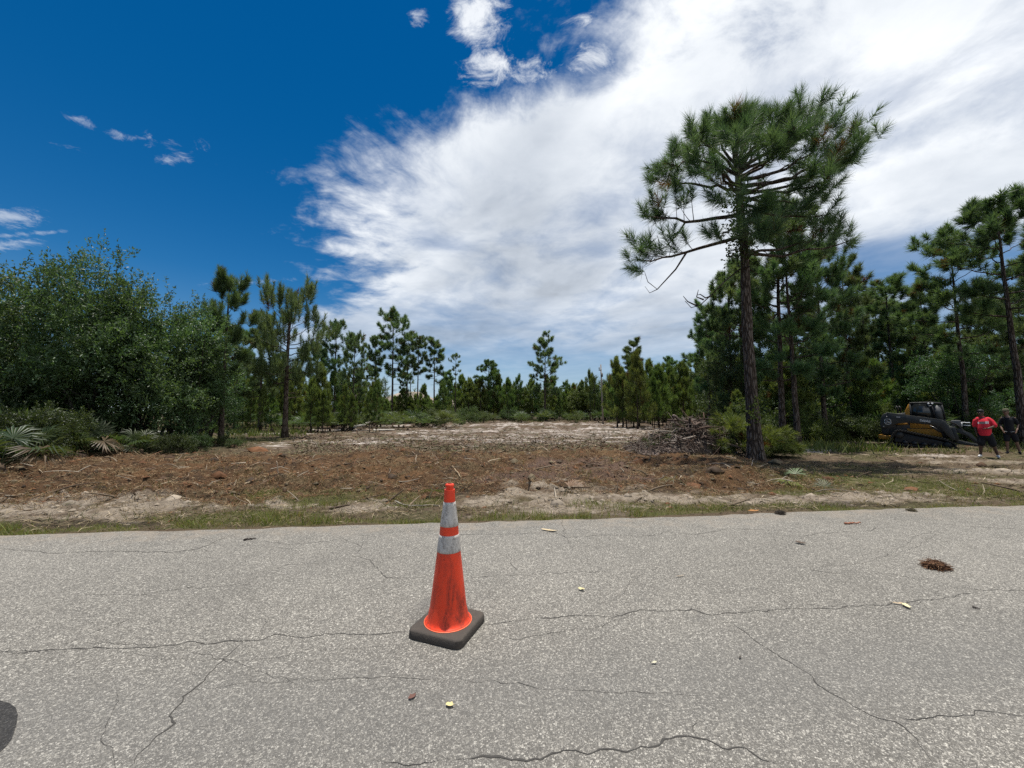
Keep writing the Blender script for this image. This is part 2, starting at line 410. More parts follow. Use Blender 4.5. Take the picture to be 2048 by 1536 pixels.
DARK = [E_(1470, 905, 90, 10), E_(1380, 945, 60, 10), E_(60, 1048, 160, 9), E_(250, 1050, 70, 5), E_(1700, 1010, 90, 5), E_(340, 975, 100, 7), E_(900, 975, 60, 9), E_(1600, 930, 60, 6)]
def patches(x, y, L, n, amp=0.9):
    w = np.zeros_like(x)
    for cx, cy, rx, ry in L:
        d = np.sqrt(((x - cx) / rx) ** 2 + ((y - cy) / ry) ** 2)
        w = np.maximum(w, sstep(1.25 - d + (n - .5) * amp * 2, 0.0, 0.55))
    return w
def masks(x, y):
    x = np.asarray(x, float); y = np.asarray(y, float)
    d = y - (EOF + ESL * x)
    n1 = fbm(x * .9, y * .9, 1, 4); n2 = fbm(x * 3.1, y * 3.1, 2, 4, .6); n3 = fbm(x * .35, y * .35, 3, 3); n4 = fbm(x * 1.6, y * 2.4, 4, 5, .6)
    xl = -x
    back = 10.5 + 1.2 * (n3 - .5) * 2 + 0.08 * x                     # the raked belt ends here
    mulch = sstep(d + (n1 - .5) * 1.6, 1.5, 2.4) * (1 - sstep(d + (n1 - .5) * 5.5, back - 2.2, back + 1.6)) * (1 - sstep(x + (n1 - .5) * 2.5 - 0.12 * (y - 8), 5.0, 8.0))
    sand_n = patches(x, y, SAND_NEAR, fbm(x * 2.0, y * 3.0, 31, 6, .68), 1.35)
    sand_f = patches(x, y, SAND_FAR, fbm(x * 1.0, y * 2.2, 29, 6, .75), 2.2) * (.15 + .85 * sstep(fbm(x * .9, y * 3.2, 37, 5, .65), .47, .56)) * sstep(d, 6, 8)
    streak = sstep(fbm(x * .6, y * 1.9, 23, 6, .75), .615, .66) * sstep(d, 10, 13) * (1 - sstep(y, 45, 62)) * (1 - sstep(np.abs(x - 2 - .05 * y), .42 * y, .6 * y))
    grass = patches(x, y, GRASS, n2, .6)
    strip = sstep(d + (n1 - .5) * .5, 0.0, 0.1) * (1 - sstep(d + (n1 - .5) * 1.1, 0.10, 0.42)) * (.15 + .85 * sstep(fbm(x * 1.5, y * 1.5, 43, 3), .40, .56))
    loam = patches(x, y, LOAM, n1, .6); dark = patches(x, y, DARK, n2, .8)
    return dict(d=d, n1=n1, n2=n2, n3=n3, n4=n4, mulch=mulch, sand=np.maximum(sand_n, np.maximum(sand_f, streak * .8)), sand_f=sand_f, grass=grass, strip=strip, loam=loam, dark=dark)
def lerp(a, b, w): return a + (np.asarray(b) - a) * w[..., None]
def ground_colour(x, y, m):
    c = np.ones(x.shape + (3,)) * np.array([.110, .082, .055])                        # dry straw and thin turf
    c = lerp(c, [.085, .082, .038], sstep(m['n1'], .45, .65) * .7)
    far = sstep(m['d'], 9.5, 13)
    c = lerp(c, [.100, .069, .046], far * .9)
    c = lerp(c, [.075, .066, .038], far * sstep(m['n1'], .5, .7) * .8)
    c = lerp(c, [.17, .135, .11], far * sstep(m['n4'], .50, .66) * .6)
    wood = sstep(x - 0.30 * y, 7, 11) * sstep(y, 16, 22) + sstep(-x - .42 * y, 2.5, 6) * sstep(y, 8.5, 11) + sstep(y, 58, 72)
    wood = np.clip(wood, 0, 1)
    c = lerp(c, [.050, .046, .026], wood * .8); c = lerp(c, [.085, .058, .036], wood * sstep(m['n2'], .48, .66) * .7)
    mul = np.ones(x.shape + (3,)) * np.array([.094, .056, .031])
    mul = lerp(mul, [.135, .077, .039], sstep(m['n1'], .50, .70) * .75)
    mul = lerp(mul, [.120, .090, .052], sstep(m['n4'], .52, .68) * .8)
    mul = lerp(mul, [.048, .034, .024], sstep(m['n2'], .54, .72) * .85)
    c = c + (mul - c) * m['mulch'][..., None]
    c = lerp(c, [.125, .085, .068], m['loam'] * .75)
    g = np.ones(x.shape + (3,)) * np.array([.080, .086, .030]); g = lerp(g, [.115, .098, .048], sstep(m['n2'], .42, .62) * .8)
    c = c + (g - c) * (np.maximum(m['grass'] * .8, m['strip'] * .85))[..., None]
    s = np.ones(x.shape + (3,)) * np.array([.275, .23, .18]); s = lerp(s, [.42, .375, .34], sstep(m['d'], 6, 9)); s = lerp(s, [.14, .108, .078], sstep(m['n2'], .48, .66) * .85)
    c = c + (s - c) * (m['sand'] * (1 - m['strip'] * .8))[..., None]
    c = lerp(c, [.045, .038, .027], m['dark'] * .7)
    return np.clip(c * (0.80 + 0.4 * fbm(x * 9, y * 9, 77, 3))[..., None], 0.004, 0.8)
def lumps(x, y, m):
    z = m['mulch'] * ((fbm(x * 1.1, y * 1.1, 51, 4, .55) - .45) * .46 + (fbm(x * 5, y * 5, 52, 3, .6) - .5) * .17 + (vnoise(x * 14, y * 14, 53) - .5) * .04)
    z = z + (1 - m['mulch']) * ((fbm(x * 1.7, y * 1.7, 54, 4, .55) - .5) * .11 + (vnoise(x * 9, y * 9, 55) - .5) * .03) * sstep(m['d'], .3, 1.3)
    z = z + m['sand'] * ((fbm(x * 2.2, y * 2.2, 56, 5, .62) - .42) * .16) * sstep(m['d'], .35, .9)
    return z
def full_z(x, y):
    x = np.asarray(x, float); y = np.asarray(y, float)
    m = masks(x, y); return gz(x, y) + lumps(x, y, m)

gm, gg, gb = mat('ground_soil', (.1, .08, .05), 0.95, 0.08)
a = gg.new('ShaderNodeAttribute', attribute_name='tint').outputs['Color']
p = gg.new('ShaderNodeTexCoord').outputs['Object']
n1 = gg.noise(p, 38, 7, 0.72); n2 = gg.noise(p, 160, 3, 0.6)
mp = gg.new('ShaderNodeMapping'); mp.inputs['Rotation'].default_value = (0, 0, .6); mp.inputs['Scale'].default_value = (1, 5, 1); gg.put(mp.inputs[0], p)
n3 = gg.noise(mp.outputs[0], 26, 4, 0.65, 1.5)
f = gg.add(gg.mul(n1, .5), gg.add(gg.mul(n2, .2), gg.mul(n3, .3)))
gg.put(gb.inputs['Base Color'], gg.mix(1.0, a, gg.ramp(f, [(0.3, (.42, .42, .42)), (0.5, (.95, .95, .95)), (0.68, (1.75, 1.68, 1.55))]), 'MULTIPLY'))
bump(gg, gb, f, 0.9, 0.05)
M['ground'] = gm

ys = [2.6]
while ys[-1] < 34: ys.append(ys[-1] + max(0.035, 0.0062 * ys[-1]))
while ys[-1] < 600: ys.append(ys[-1] * 1.045)
us = np.linspace(-2.35, 2.35, 861)
Yg, Ug = np.meshgrid(np.array(ys), us, indexing='ij'); Xg = Ug * (Yg + 3.5)
mk = masks(Xg, Yg); Zg = gz(Xg, Yg) + lumps(Xg, Yg, mk)
Zg = np.where(Yg < edge_y(Xg) - .02, np.minimum(Zg, -0.05), Zg)
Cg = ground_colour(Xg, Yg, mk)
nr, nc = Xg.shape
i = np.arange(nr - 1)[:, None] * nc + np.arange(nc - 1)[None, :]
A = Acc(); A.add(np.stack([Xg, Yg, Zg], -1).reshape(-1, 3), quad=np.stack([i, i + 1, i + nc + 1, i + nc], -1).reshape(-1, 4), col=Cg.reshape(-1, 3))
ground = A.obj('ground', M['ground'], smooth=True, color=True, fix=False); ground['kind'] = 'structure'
A = Acc(); A.add([(-900, -900, -.65), (900, -900, -.65), (900, 900, -.65), (-900, 900, -.65)], quad=[(0, 1, 2, 3)], col=(.09, .075, .05))
o = A.obj('far_ground', M['ground'], color=True, fix=False); o['kind'] = 'structure'
# the near side of the road and the verge behind the camera
A = Acc(); A.add([(-120, -40, -.07), (120, -28, -.07), (120, -3.2, -.05), (-120, -28, -.05)], quad=[(0, 1, 2, 3)], col=(.08, .085, .035))
o = A.obj('verge', M['ground'], color=True, fix=False); o['kind'] = 'structure'

# ---- asphalt with exposed pale stones
rm, g, b = mat('worn_asphalt', (.2, .2, .19), 0.8, 0.3)
p = g.new('ShaderNodeTexCoord').outputs['Object']
wob = g.noise(p, 60, 2, 0.5, col=True)
pv = g.new('ShaderNodeVectorMath', operation='MULTIPLY_ADD'); g.put(pv.inputs[0], wob); pv.inputs[1].default_value = (.008, .008, .008); g.put(pv.inputs[2], p)
pw = pv.outputs[0]
c1 = g.vor(pw, 125, 'F1', 'Color'); d1 = g.vor(pw, 125, 'F1', 'Distance'); e1 = g.vor(pw, 125, 'DISTANCE_TO_EDGE')
c2 = g.vor(pw, 240, 'F1', 'Color'); e2 = g.vor(pw, 240, 'DISTANCE_TO_EDGE')
r1 = g.sep(c1); r2 = g.sep(c2)
stone = g.ramp(r1[0], [(0.0, (.125, .12, .112)), (0.35, (.19, .185, .172)), (0.6, (.275, .267, .25)), (0.82, (.40, .39, .362)), (0.95, (.56, .55, .515))])
stone2 = g.ramp(r2[0], [(0.0, (.085, .082, .078)), (0.5, (.16, .157, .148)), (0.8, (.30, .292, .275)), (1.0, (.55, .54, .51))])
base = g.mix(g.sm(r1[1], .45, .55), stone2, stone)
gap = g.m('MINIMUM', g.sm(e1, 0.0, 0.10), g.sm(e2, 0.0, 0.10))
base = g.mix(g.sm(e1, 0.02, 0.14), g.mix(0.65, base, (.075, .072, .068)), base)
big = g.noise(p, 0.45, 4, 0.6); med = g.noise(p, 2.6, 4, 0.6)
base = g.mix(1.0, base, g.ramp(g.add(g.mul(big, .6), g.mul(med, .4)), [(0.3, (.80, .77, .72)), (0.7, (1.13, 1.085, 1.01))]), 'MULTIPLY')
px_, py_, pz_ = g.sep(p)
de = g.sub(py_, g.add(g.mul(px_, ESL), EOF))                                    # metres past the broken edge (negative on the road)
drift = g.mul(g.sm(g.add(de, g.mul(g.sub(med, .5), 1.3)), -.55, .10), g.sm(g.noise(p, 7, 5, .7), .35, .62))
base = g.mix(g.mul(drift, .75), base, (.27, .225, .175))
stain = g.sm(g.noise(p, 1.1, 5, .62, 1.2), .62, .74)
base = g.mix(g.mul(stain, .5), base, (.10, .095, .088))
path = g.m('EXPONENT', g.mul(g.m('POWER', g.mul(g.add(g.sub(de, g.mul(g.sub(big, .5), .8)), 3.1), 1 / .42), 2.0), -1.0))
base = g.mix(g.mul(path, .38), base, (.13, .127, .12))
g.put(b.inputs['Base Color'], base)
g.put(b.inputs['Roughness'], g.lin(r1[2], 0, 1, 0.55, 0.95))
bump(g, b, g.add(g.mul(g.sm(d1, 0.75, 0.1), g.lin(r1[1], 0, 1, .5, 1.0)), g.mul(r2[1], .25)), 0.85, 0.004)
M['road'] = rm
A = Acc()
xs = np.concatenate([np.linspace(-120, -14, 40), np.linspace(-13.5, 18, 420), np.linspace(19, 120, 40)])
ye = edge_y(xs)
rows = [ye + .004 * 0, ye - .03, ye - 1.0, ye - 4.0, ye - 7.3, ye - 9.2]
zs = [-0.028, 0.0, 0.0, 0.0, 0.0, -0.02]
V = np.concatenate([np.stack([xs, r, np.full_like(xs, z)], -1) for r, z in zip(rows, zs)])
n = len(xs); i = np.arange(len(rows) - 1)[:, None] * n + np.arange(n - 1)[None, :]
A.add(V, quad=np.stack([i, i + n, i + n + 1, i + 1], -1).reshape(-1, 4))
road = A.obj('road', M['road'], fix=False); road['kind'] = 'structure'
# edge skirt of broken asphalt
# ---- cracks, thin dark gaps running through the asphalt
mc, g, b = mat('crack_gap', (.060, .057, .053), 0.95, 0.1)
M['crack'] = mc
s1, s2 = 900 / 2048., 1148 / 2048.
def c4(L): return [(x * s1, 1050 + y * s1) for x, y in L]
def c5(L): return [(900 + x * s2, 1050 + y * s2) for x, y in L]
CR = [(c4([(-60, 590), (0, 585), (110, 583), (200, 572), (370, 567), (520, 560), (640, 563), (760, 545), (880, 532), (960, 540), (1080, 525), (1200, 525), (1250, 500), (1340, 512), (1400, 512), (1480, 497), (1600, 500), (1700, 497), (1780, 490), (1860, 480)]), .007),
      (c4([(1090, 535), (1040, 595), (980, 640), (930, 720), (850, 770), (800, 830), (770, 910), (690, 1000), (600, 1080), (570, 1110)]), .006),
      (c4([(-60, 108), (0, 110), (150, 118), (250, 130), (400, 122), (600, 120), (780, 125), (900, 112), (960, 85), (1080, 35)]), .007),
      (c4([(330, 325), (480, 315), (650, 315), (760, 300), (860, 285), (980, 285), (1040, 272), (1150, 265)]), .005),
      (c4([(1180, 75), (1340, 88), (1500, 75), (1560, 62), (1650, 100), (1610, 140), (1680, 160), (1760, 240), (1880, 240), (1960, 235)]), .005),
      (c4([(900, 110), (990, 122)]), .005), (c4([(1210, 220), (1280, 190), (1380, 172)]), .004), (c4([(1240, 400), (1200, 440), (1190, 500)]), .004), (c4([(1540, 340), (1640, 300), (1740, 260)]), .004), (c4([(1690, 1085), (1800, 1080), (1930, 1075), (2048, 1070)]), .008),
      (c5([(120, 360), (260, 340), (400, 325), (590, 325), (680, 305), (740, 312), (860, 300), (920, 318), (1080, 310), (1200, 298), (1330, 298), (1520, 285), (1640, 275), (1760, 262), (1880, 240)]), .007),
      (c5([(1800, 220), (1900, 232), (2048, 235), (2120, 240)]), .007),
      (c5([(1010, 350), (1080, 400), (1180, 475), (1270, 530), (1360, 600), (1450, 650), (1530, 690), (1590, 705), (1660, 770), (1720, 860)]), .006),
      (c5([(1590, 690), (1700, 690), (1800, 678), (1890, 668), (2000, 685), (2100, 685)]), .007),
      (c5([(0, 838), (130, 825), (200, 840), (320, 830), (400, 812), (520, 815), (560, 805), (640, 820), (720, 785), (760, 772), (860, 765), (940, 780), (1050, 805), (1110, 835), (1190, 850)]), .008),
      (c5([(870, 765), (875, 700), (860, 670)]), .006),
      (c5([(0, 35), (200, 32), (370, 28), (420, 45), (560, 35), (660, 40), (720, 38), (770, 25), (880, 35), (1000, 12), (1150, 20), (1300, 30)]), .006),
      (c5([(400, -20), (410, 35), (440, 90)]), .006), (c5([(60, 190), (200, 180), (290, 175), (420, 170), (580, 165)]), .005),
      (c5([(1150, 40), (1165, 65)]), .006), (c5([(1165, 38), (1250, 40), (1320, 30), (1500, 20), (1525, 5)]), .006), (c5([(1250, 155), (1380, 175), (1420, 182)]), .005), (c5([(300, 250), (320, 290), (330, 310)]), .005), (c5([(215, 100), (220, 140), (250, 170)]), .005), (c5([(1500, 165), (1620, 185), (1800, 215)]), .005),
      (c5([(1700, -8), (1850, 6), (2048, 16)]), .006)]
rc_ = np.random.default_rng(404)
for k in range(15):                                                              # hairlines
    px = rc_.uniform(-40, 2090); py = 1060 + 400 * rc_.random() ** 1.9; a = rc_.choice([0.05, -0.08, .9, -0.9, 2.2]) + rc_.normal(0, .3); L = [(px, py)]; k_ = (py - 820) / 300
    for j in range(rc_.integers(4, 9)):
        a += rc_.normal(0, .45); L.append((L[-1][0] + math.cos(a) * 70 * k_, max(1062, L[-1][1] + math.sin(a) * 26 * k_)))
    CR.append((L, rc_.uniform(.0018, .0034)))
for L, w in CR:
    P = np.array([road_pt(*q)[:2] for q in L]); Q = []
    for k in range(len(P) - 1):
        ln = np.linalg.norm(P[k + 1] - P[k]); m_ = max(2, int(ln / 0.022))
        t = np.arange(m_) / m_; Q.append(P[k] + (P[k + 1] - P[k]) * t[:, None])
    Q = np.concatenate(Q + [P[-1:]])
    s_ = np.concatenate([[0], np.cumsum(np.linalg.norm(np.diff(Q, axis=0), axis=1))]); sd_ = RNG.integers(1000)
    Q = Q + np.stack([vnoise(s_ * 14, s_ * 0, sd_) - .5, vnoise(s_ * 14, s_ * 0 + 9, sd_) - .5], -1) * .03 + np.stack([vnoise(s_ * 50, s_ * 0, sd_) - .5, vnoise(s_ * 50, s_ * 0 + 9, sd_) - .5], -1) * .012
    T = np.gradient(Q, axis=0); T /= np.linalg.norm(T, axis=1)[:, None] + 1e-9; N = np.stack([-T[:, 1], T[:, 0]], -1)
    wd = w * .40 * (0.42 + 1.1 * vnoise(s_ * 9, s_ * 0 + 4, sd_ + 3) * vnoise(s_ * 40, s_ * 0 + 2, sd_ + 8) * 1.6) * np.minimum(1, np.minimum(s_, s_[-1] - s_) / .15 + .1)
    V = np.concatenate([np.c_[Q + N * wd[:, None], np.full(len(Q), .002)], np.c_[Q - N * wd[:, None], np.full(len(Q), .002)]])
    k = np.arange(len(Q) - 1); A = Acc(); A.add(V, quad=np.stack([k, k + 1, k + 1 + len(Q), k + len(Q)], -1))
    A.obj('crack', M['crack'], road, fix=False)

# ------------------------------------------------------------------ trees
def unit(v): v = np.asarray(v, float); return v / (np.linalg.norm(v, axis=-1, keepdims=True) + 1e-12)
def bez(a, b, c, n):
    t = np.linspace(0, 1, n)[:, None]; return a * (1 - t) ** 2 + 2 * b * t * (1 - t) + c * t * t

def needles(acc, P, D, rng, per=60, length=.28, width=.010, axis=.30, cols=((.028, .055, .022), (.050, .085, .030)), droop=.25, dead=.02, spread=(.35, 1.25)):
    """tufts of long needles round the twig tips P pointing along D"""
    P = np.asarray(P, float); D = unit(D); k = len(P)
    if k == 0: return
    t = rng.random((k, per)); ang = spread[0] + (spread[1] - spread[0]) * (1 - t) ** .8 + rng.normal(0, .12, (k, per)); phi = rng.random((k, per)) * 2 * math.pi
    ref = np.where(np.abs(D[:, 2:3]) < .9, [[0, 0, 1.]], [[1., 0, 0]]); A = unit(np.cross(D, ref)); B = np.cross(D, A)
    dr = D[:, None] * np.cos(ang)[..., None] + (A[:, None] * np.cos(phi)[..., None] + B[:, None] * np.sin(phi)[..., None]) * np.sin(ang)[..., None]
    sc = rng.uniform(.75, 1.2, (k, 1)); ln = length * sc * rng.uniform(.7, 1.1, (k, per))
    b = P[:, None] + D[:, None] * ((t - 0.8) * axis * sc)[..., None]
    tip = b + dr * ln[..., None]; tip[..., 2] -= droop * ln * rng.random((k, per))
    w = unit(np.cross(dr, rng.normal(size=(k, per, 3)))) * (width * .5 * rng.uniform(.7, 1.3, (k, per)))[..., None]
    V = np.stack([b - w, b + w, tip], 2).reshape(-1, 3)
    c0, c1 = np.array(cols[0]), np.array(cols[1])
    m = rng.random((k, 1)); cc = c0 + (c1 - c0) * m
    brown = rng.random(k) < dead; cc[brown] = np.array([.11, .055, .022]) * rng.uniform(.6, 1.2, (brown.sum(), 1))
    cc = np.repeat(cc, per * 3, axis=0) * rng.uniform(.75, 1.25, (k * per, 1)).repeat(3, axis=0)
    acc.add(V, tri=np.arange(len(V)).reshape(-1, 3), col=cc)

def limb(W, tips, a, c, rng, r0=.05, sag=.15, nsub=9, sub=.32, n=6, colr=(.5, .5, .5), lift=.5, start=.3, tert=2, kink=.04):
    """one branch with its side twigs; the tips of the twigs are collected for the needles"""
    a, c = np.array(a, float), np.array(c, float); L = np.linalg.norm(c - a)
    mid = a + (c - a) * .55 + np.array([0, 0, -sag * L]) + rng.normal(0, kink * L, 3)
    P = bez(a, mid, c, 9); P[1:-1] += rng.normal(0, kink * .35 * L, (7, 3)) * np.array([1, 1, .8])
    W.tube(P, np.linspace(r0, max(.006, r0 * .22), 9), n, colr)
    end = unit(P[-1] - P[-3]); tips.append((P[-1], unit(end + np.array([0, 0, lift]))))
    for k in range(nsub):
        s = start + (1 - start) * (k + rng.random()) / nsub
        f = s * 8; i = min(7, int(f)); q = P[i] + (P[i + 1] - P[i]) * (f - i); t = unit(P[i + 1] - P[i])
        side = unit(np.cross(t, [0, 0, 1.0]) * (1 if k % 2 else -1) + rng.normal(0, .45, 3))
        d = unit(t * .75 + side * .8 + np.array([0, 0, lift * .6]))
        l = L * sub * (1.15 - .7 * s) * rng.uniform(.6, 1.2) + .12
        e = q + d * l + np.array([0, 0, lift * .25 * l])
        m_ = q + d * l * .5 + np.array([0, 0, -.08 * l])
        TP = bez(q, m_, e, 5); rr = max(.005, r0 * .30 * (1.1 - s))
        W.tube(TP, np.linspace(rr, rr * .45, 5), 4, colr, cap=False)
        tips.append((e, unit(unit(e - m_) + np.array([0, 0, lift]))))
        for j in range(tert):
            u = rng.uniform(.35, .9); q2 = q + (e - q) * u
            d2 = unit(d + rng.normal(0, .7, 3) + np.array([0, 0, lift * .7])); e2 = q2 + d2 * l * rng.uniform(.25, .5)
            W.tube([q2, e2], [rr * .5, rr * .3], 3, colr, cap=False)
            tips.append((e2, unit(d2 + np.array([0, 0, lift]))))
    return P

def trunk_path(Ht, rng, wob=.02, lean=(0, 0), n=14):
    t = np.linspace(0, 1, n); w = np.cumsum(rng.normal(0, wob * Ht / n, (n, 2)), axis=0); w -= w[0]
    return np.c_[w[:, 0] + lean[0] * Ht * t, w[:, 1] + lean[1] * Ht * t, Ht * t]
def along(P, f):
    f = np.clip(f, 0, 1) * (len(P) - 1); i = min(len(P) - 2, int(f)); return P[i] + (P[i + 1] - P[i]) * (f - i)

def pine(seed, Ht=10.0, c0=.45, R=2.2, prof='round', limbs=26, r0=.14, per=84, nl=.36, nw=.023, nsub=7, tert=1, up=(.05, .9), lift=.6, sub=.34, cols=((.066, .118, .054), (.120, .180, .084)), dead=.02, lean=(0, 0), bare=4, axis=.30, spread=(.35, 1.25), hmax=.985):
    rng = np.random.default_rng(seed)
    W, N = Acc(), Acc(); tips = []
    P = trunk_path(Ht, rng, .018, lean); t = np.linspace(0, 1, len(P))
    rad = r0 * (1 - .86 * t) + r0 * .55 * np.exp(-t * 26)
    P2 = P.copy(); P2[0, 2] -= .25
    kk = max(4, int(math.ceil(hmax * len(P2)))); W.tube(P2[:kk], rad[:kk], 8, (.5, .5, .5))
    for k in range(limbs):
        f = (k + rng.random() * .9) / limbs; h = c0 + (hmax - c0) * f ** .9
        if prof == 'round': l = R * math.sqrt(max(.02, 1 - (2 * f - .86) ** 2 / 1.35)) * rng.uniform(.6, 1.1)
        elif prof == 'flat': l = R * (0.45 + .55 * f) * (1 - .45 * max(0, f - .75) / .25) * rng.uniform(.6, 1.1)
        elif prof == 'cone': l = R * (1.02 - f) ** .75 * rng.uniform(.7, 1.1) + .15
        else: l = R * (1 - .7 * abs(f - .45)) * rng.uniform(.55, 1.1)
        az = k * 2.399 + rng.normal(0, .35); el = up[0] + (up[1] - up[0]) * f + rng.normal(0, .13)
        a = along(P, h); e = a + l * np.array([math.cos(az) * math.cos(el), math.sin(az) * math.cos(el), math.sin(el)])
        limb(W, tips, a, e, rng, r0=max(.012, r0 * .30 * (1.1 - f)), sag=.10 * (1 - f), nsub=nsub, sub=sub, n=5, lift=lift, tert=tert)
    for k in range(bare):                                                      # dead stubs under the crown
        h = c0 * rng.uniform(.45, 1.0); az = rng.random() * 6.28; a = along(P, h); l = R * rng.uniform(.15, .5)
        W.tube(bez(a, a + l * .5 * np.array([math.cos(az), math.sin(az), .15]), a + l * np.array([math.cos(az), math.sin(az), rng.uniform(-.3, .3)]), 5), np.linspace(r0 * .14, .006, 5), 4, (.5, .5, .5), cap=False)
    top = along(P, hmax)
    for k in range(7): tips.append((top + rng.normal(0, .10 * R ** .5, 3) * [1, 1, .6], unit(rng.normal(0, .35, 3) + [0, 0, 1])))
    tp = np.array([x[0] for x in tips]); td = np.array([x[1] for x in tips])
    needles(N, tp, td, rng, per, nl, nw, axis=axis, cols=cols, dead=dead, spread=spread)
    return W.mesh('trunk', M['bark'], smooth=True, color=True), N.mesh('crown', M['needle'], color=True)

def leaves(acc, P, D, rng, per=26, ll=.07, lw=.032, shoot=.45, cols=((.030, .058, .024), (.062, .100, .040)), spread=.16):
    """leafy shoots: small two-triangle leaves set along a short twig"""
    P = np.asarray(P, float); D = unit(D); k = len(P)
    t = rng.random((k, per)); b = P[:, None] + D[:, None] * (t * shoot)[..., None] + rng.normal(0, spread * .5, (k, per, 3)) * (1 - .6 * t)[..., None]
    d = unit(D[:, None] * .7 + rng.normal(0, .75, (k, per, 3))); s = unit(np.cross(d, rng.normal(0, 1, (k, per, 3)) + [0, 0, 1.2]))
    l = ll * rng.uniform(.7, 1.3, (k, per)); w = lw * rng.uniform(.7, 1.2, (k, per))
    fold = np.cross(s, d) * (.25 * w)[..., None]
    V = np.stack([b, b + d * (l * .45)[..., None] + s * (w * .5)[..., None] + fold, b + d * l[..., None], b + d * (l * .45)[..., None] - s * (w * .5)[..., None] + fold], 2).reshape(-1, 3)
    i = np.arange(k * per)[:, None] * 4
    tri = np.concatenate([i + [0, 1, 2], i + [0, 2, 3]], 0)
    c0, c1 = np.array(cols[0]), np.array(cols[1]); cc = c0 + (c1 - c0) * rng.random((k, 1)); cc = np.repeat(cc, per, 0) * rng.uniform(.7, 1.35, (k * per, 1)); cc = np.repeat(cc, 4, 0)
    acc.add(V, tri=tri, col=cc)

def broadleaf(seed, Ht=7.0, R=3.0, stems=4, nb=60, shoots=1500, low=.08, per=26, ll=.115, lw=.048, cols=((.040, .080, .034), (.084, .142, .058)), mat_='leaf', shoot=.5, r0=.09):
    """an evergreen oak or a shrub: several leaning stems, a crown of leafy shoots in uneven clumps"""
    rng = np.random.default_rng(seed); W, N = Acc(), Acc()
    clumps = []
    for k in range(nb):
        z = low + (1 - low) * rng.random() ** .85; z = z * (1 - .16 * rng.random()); rr = R * math.sqrt(max(.05, 1 - ((z - .42) / .66) ** 2)); a = rng.random() * 6.283
        q = rng.random() ** .38; clumps.append((rr * q * math.cos(a), rr * q * math.sin(a), z * Ht * rng.uniform(.86, 1.0), rng.uniform(.075, .15) * min(Ht, R * 2.2)))
    C = np.array(clumps)
    for s in range(stems):
        a = s * 6.283 / stems + rng.normal(0, .4); base = np.array([.25 * math.cos(a), .25 * math.sin(a), -.2]) * (Ht / 7)
        for k in range(max(2, nb // stems // 2)):
            c = C[rng.integers(nb)][:3]
            Pm = bez(base, np.array([base[0] * 2 + c[0] * .3, base[1] * 2 + c[1] * .3, c[2] * .6]), c, 8); Pm[1:-1] += rng.normal(0, .05 * Ht / 7, (6, 3))
            W.tube(Pm, np.linspace(r0 * (1.0 if k == 0 else .5), r0 * .15, 8), 6, (.5, .5, .5), cap=False)
    idx = rng.integers(nb, size=shoots); d = unit(rng.normal(0, 1, (shoots, 3)) + [0, 0, .15]); rad = C[idx, 3] * rng.uniform(.35, 1.0, shoots) ** .6
    P = C[idx, :3] + d * rad[:, None] * [1.15, 1.15, .85]
    P[:, 2] = np.maximum(P[:, 2], .12)
    D = unit(d + np.array([0, 0, .7]) + rng.normal(0, .3, (shoots, 3)))
    leaves(N, P, D, rng, per, ll, lw, shoot, cols)
    k = max(10, shoots // 40); top = C[np.argsort(-C[:, 2])[:max(6, nb // 4)]]; ti = rng.integers(len(top), size=k)         # long shoots standing out of the top
    TP = top[ti, :3] + np.c_[rng.normal(0, .5, (k, 2)) * top[ti, 3:4], top[ti, 3] * .7]
    leaves(N, TP, np.array([0, 0, 1.0]) + rng.normal(0, .22, (k, 3)), rng, per, ll * .9, lw, shoot * 1.6, cols, .05)
    return W.mesh('trunk', M['bark_dark'], smooth=True, color=True), N.mesh('crown', M[mat_], color=True)

def plant_tree(name, var, pos, s, label, cat, group=None, rz=None, squash=1.0, parts=('trunk', 'crown')):
    rz = RNG.random() * 6.28 if rz is None else rz
    t = thing(name, label, cat, pos, rz, group, (s * squash, s * squash, s))
    for nm, me in zip(parts, var): meshobj(nm, me, t)
    return t
def tree_to(name, var, h0, px, Y, py_top, label, cat='tree', group=None, rz=None, squash=1.0, sink=0.0):
    """stand a tree of built height h0 at picture column px, Y metres off, so that its top reaches row py_top"""
    b = on_ground(px, Y); top = at(px, py_top, Y)[2]
    return plant_tree(name, var, b, (top - b[2]) / h0, label, cat, group, rz, squash)

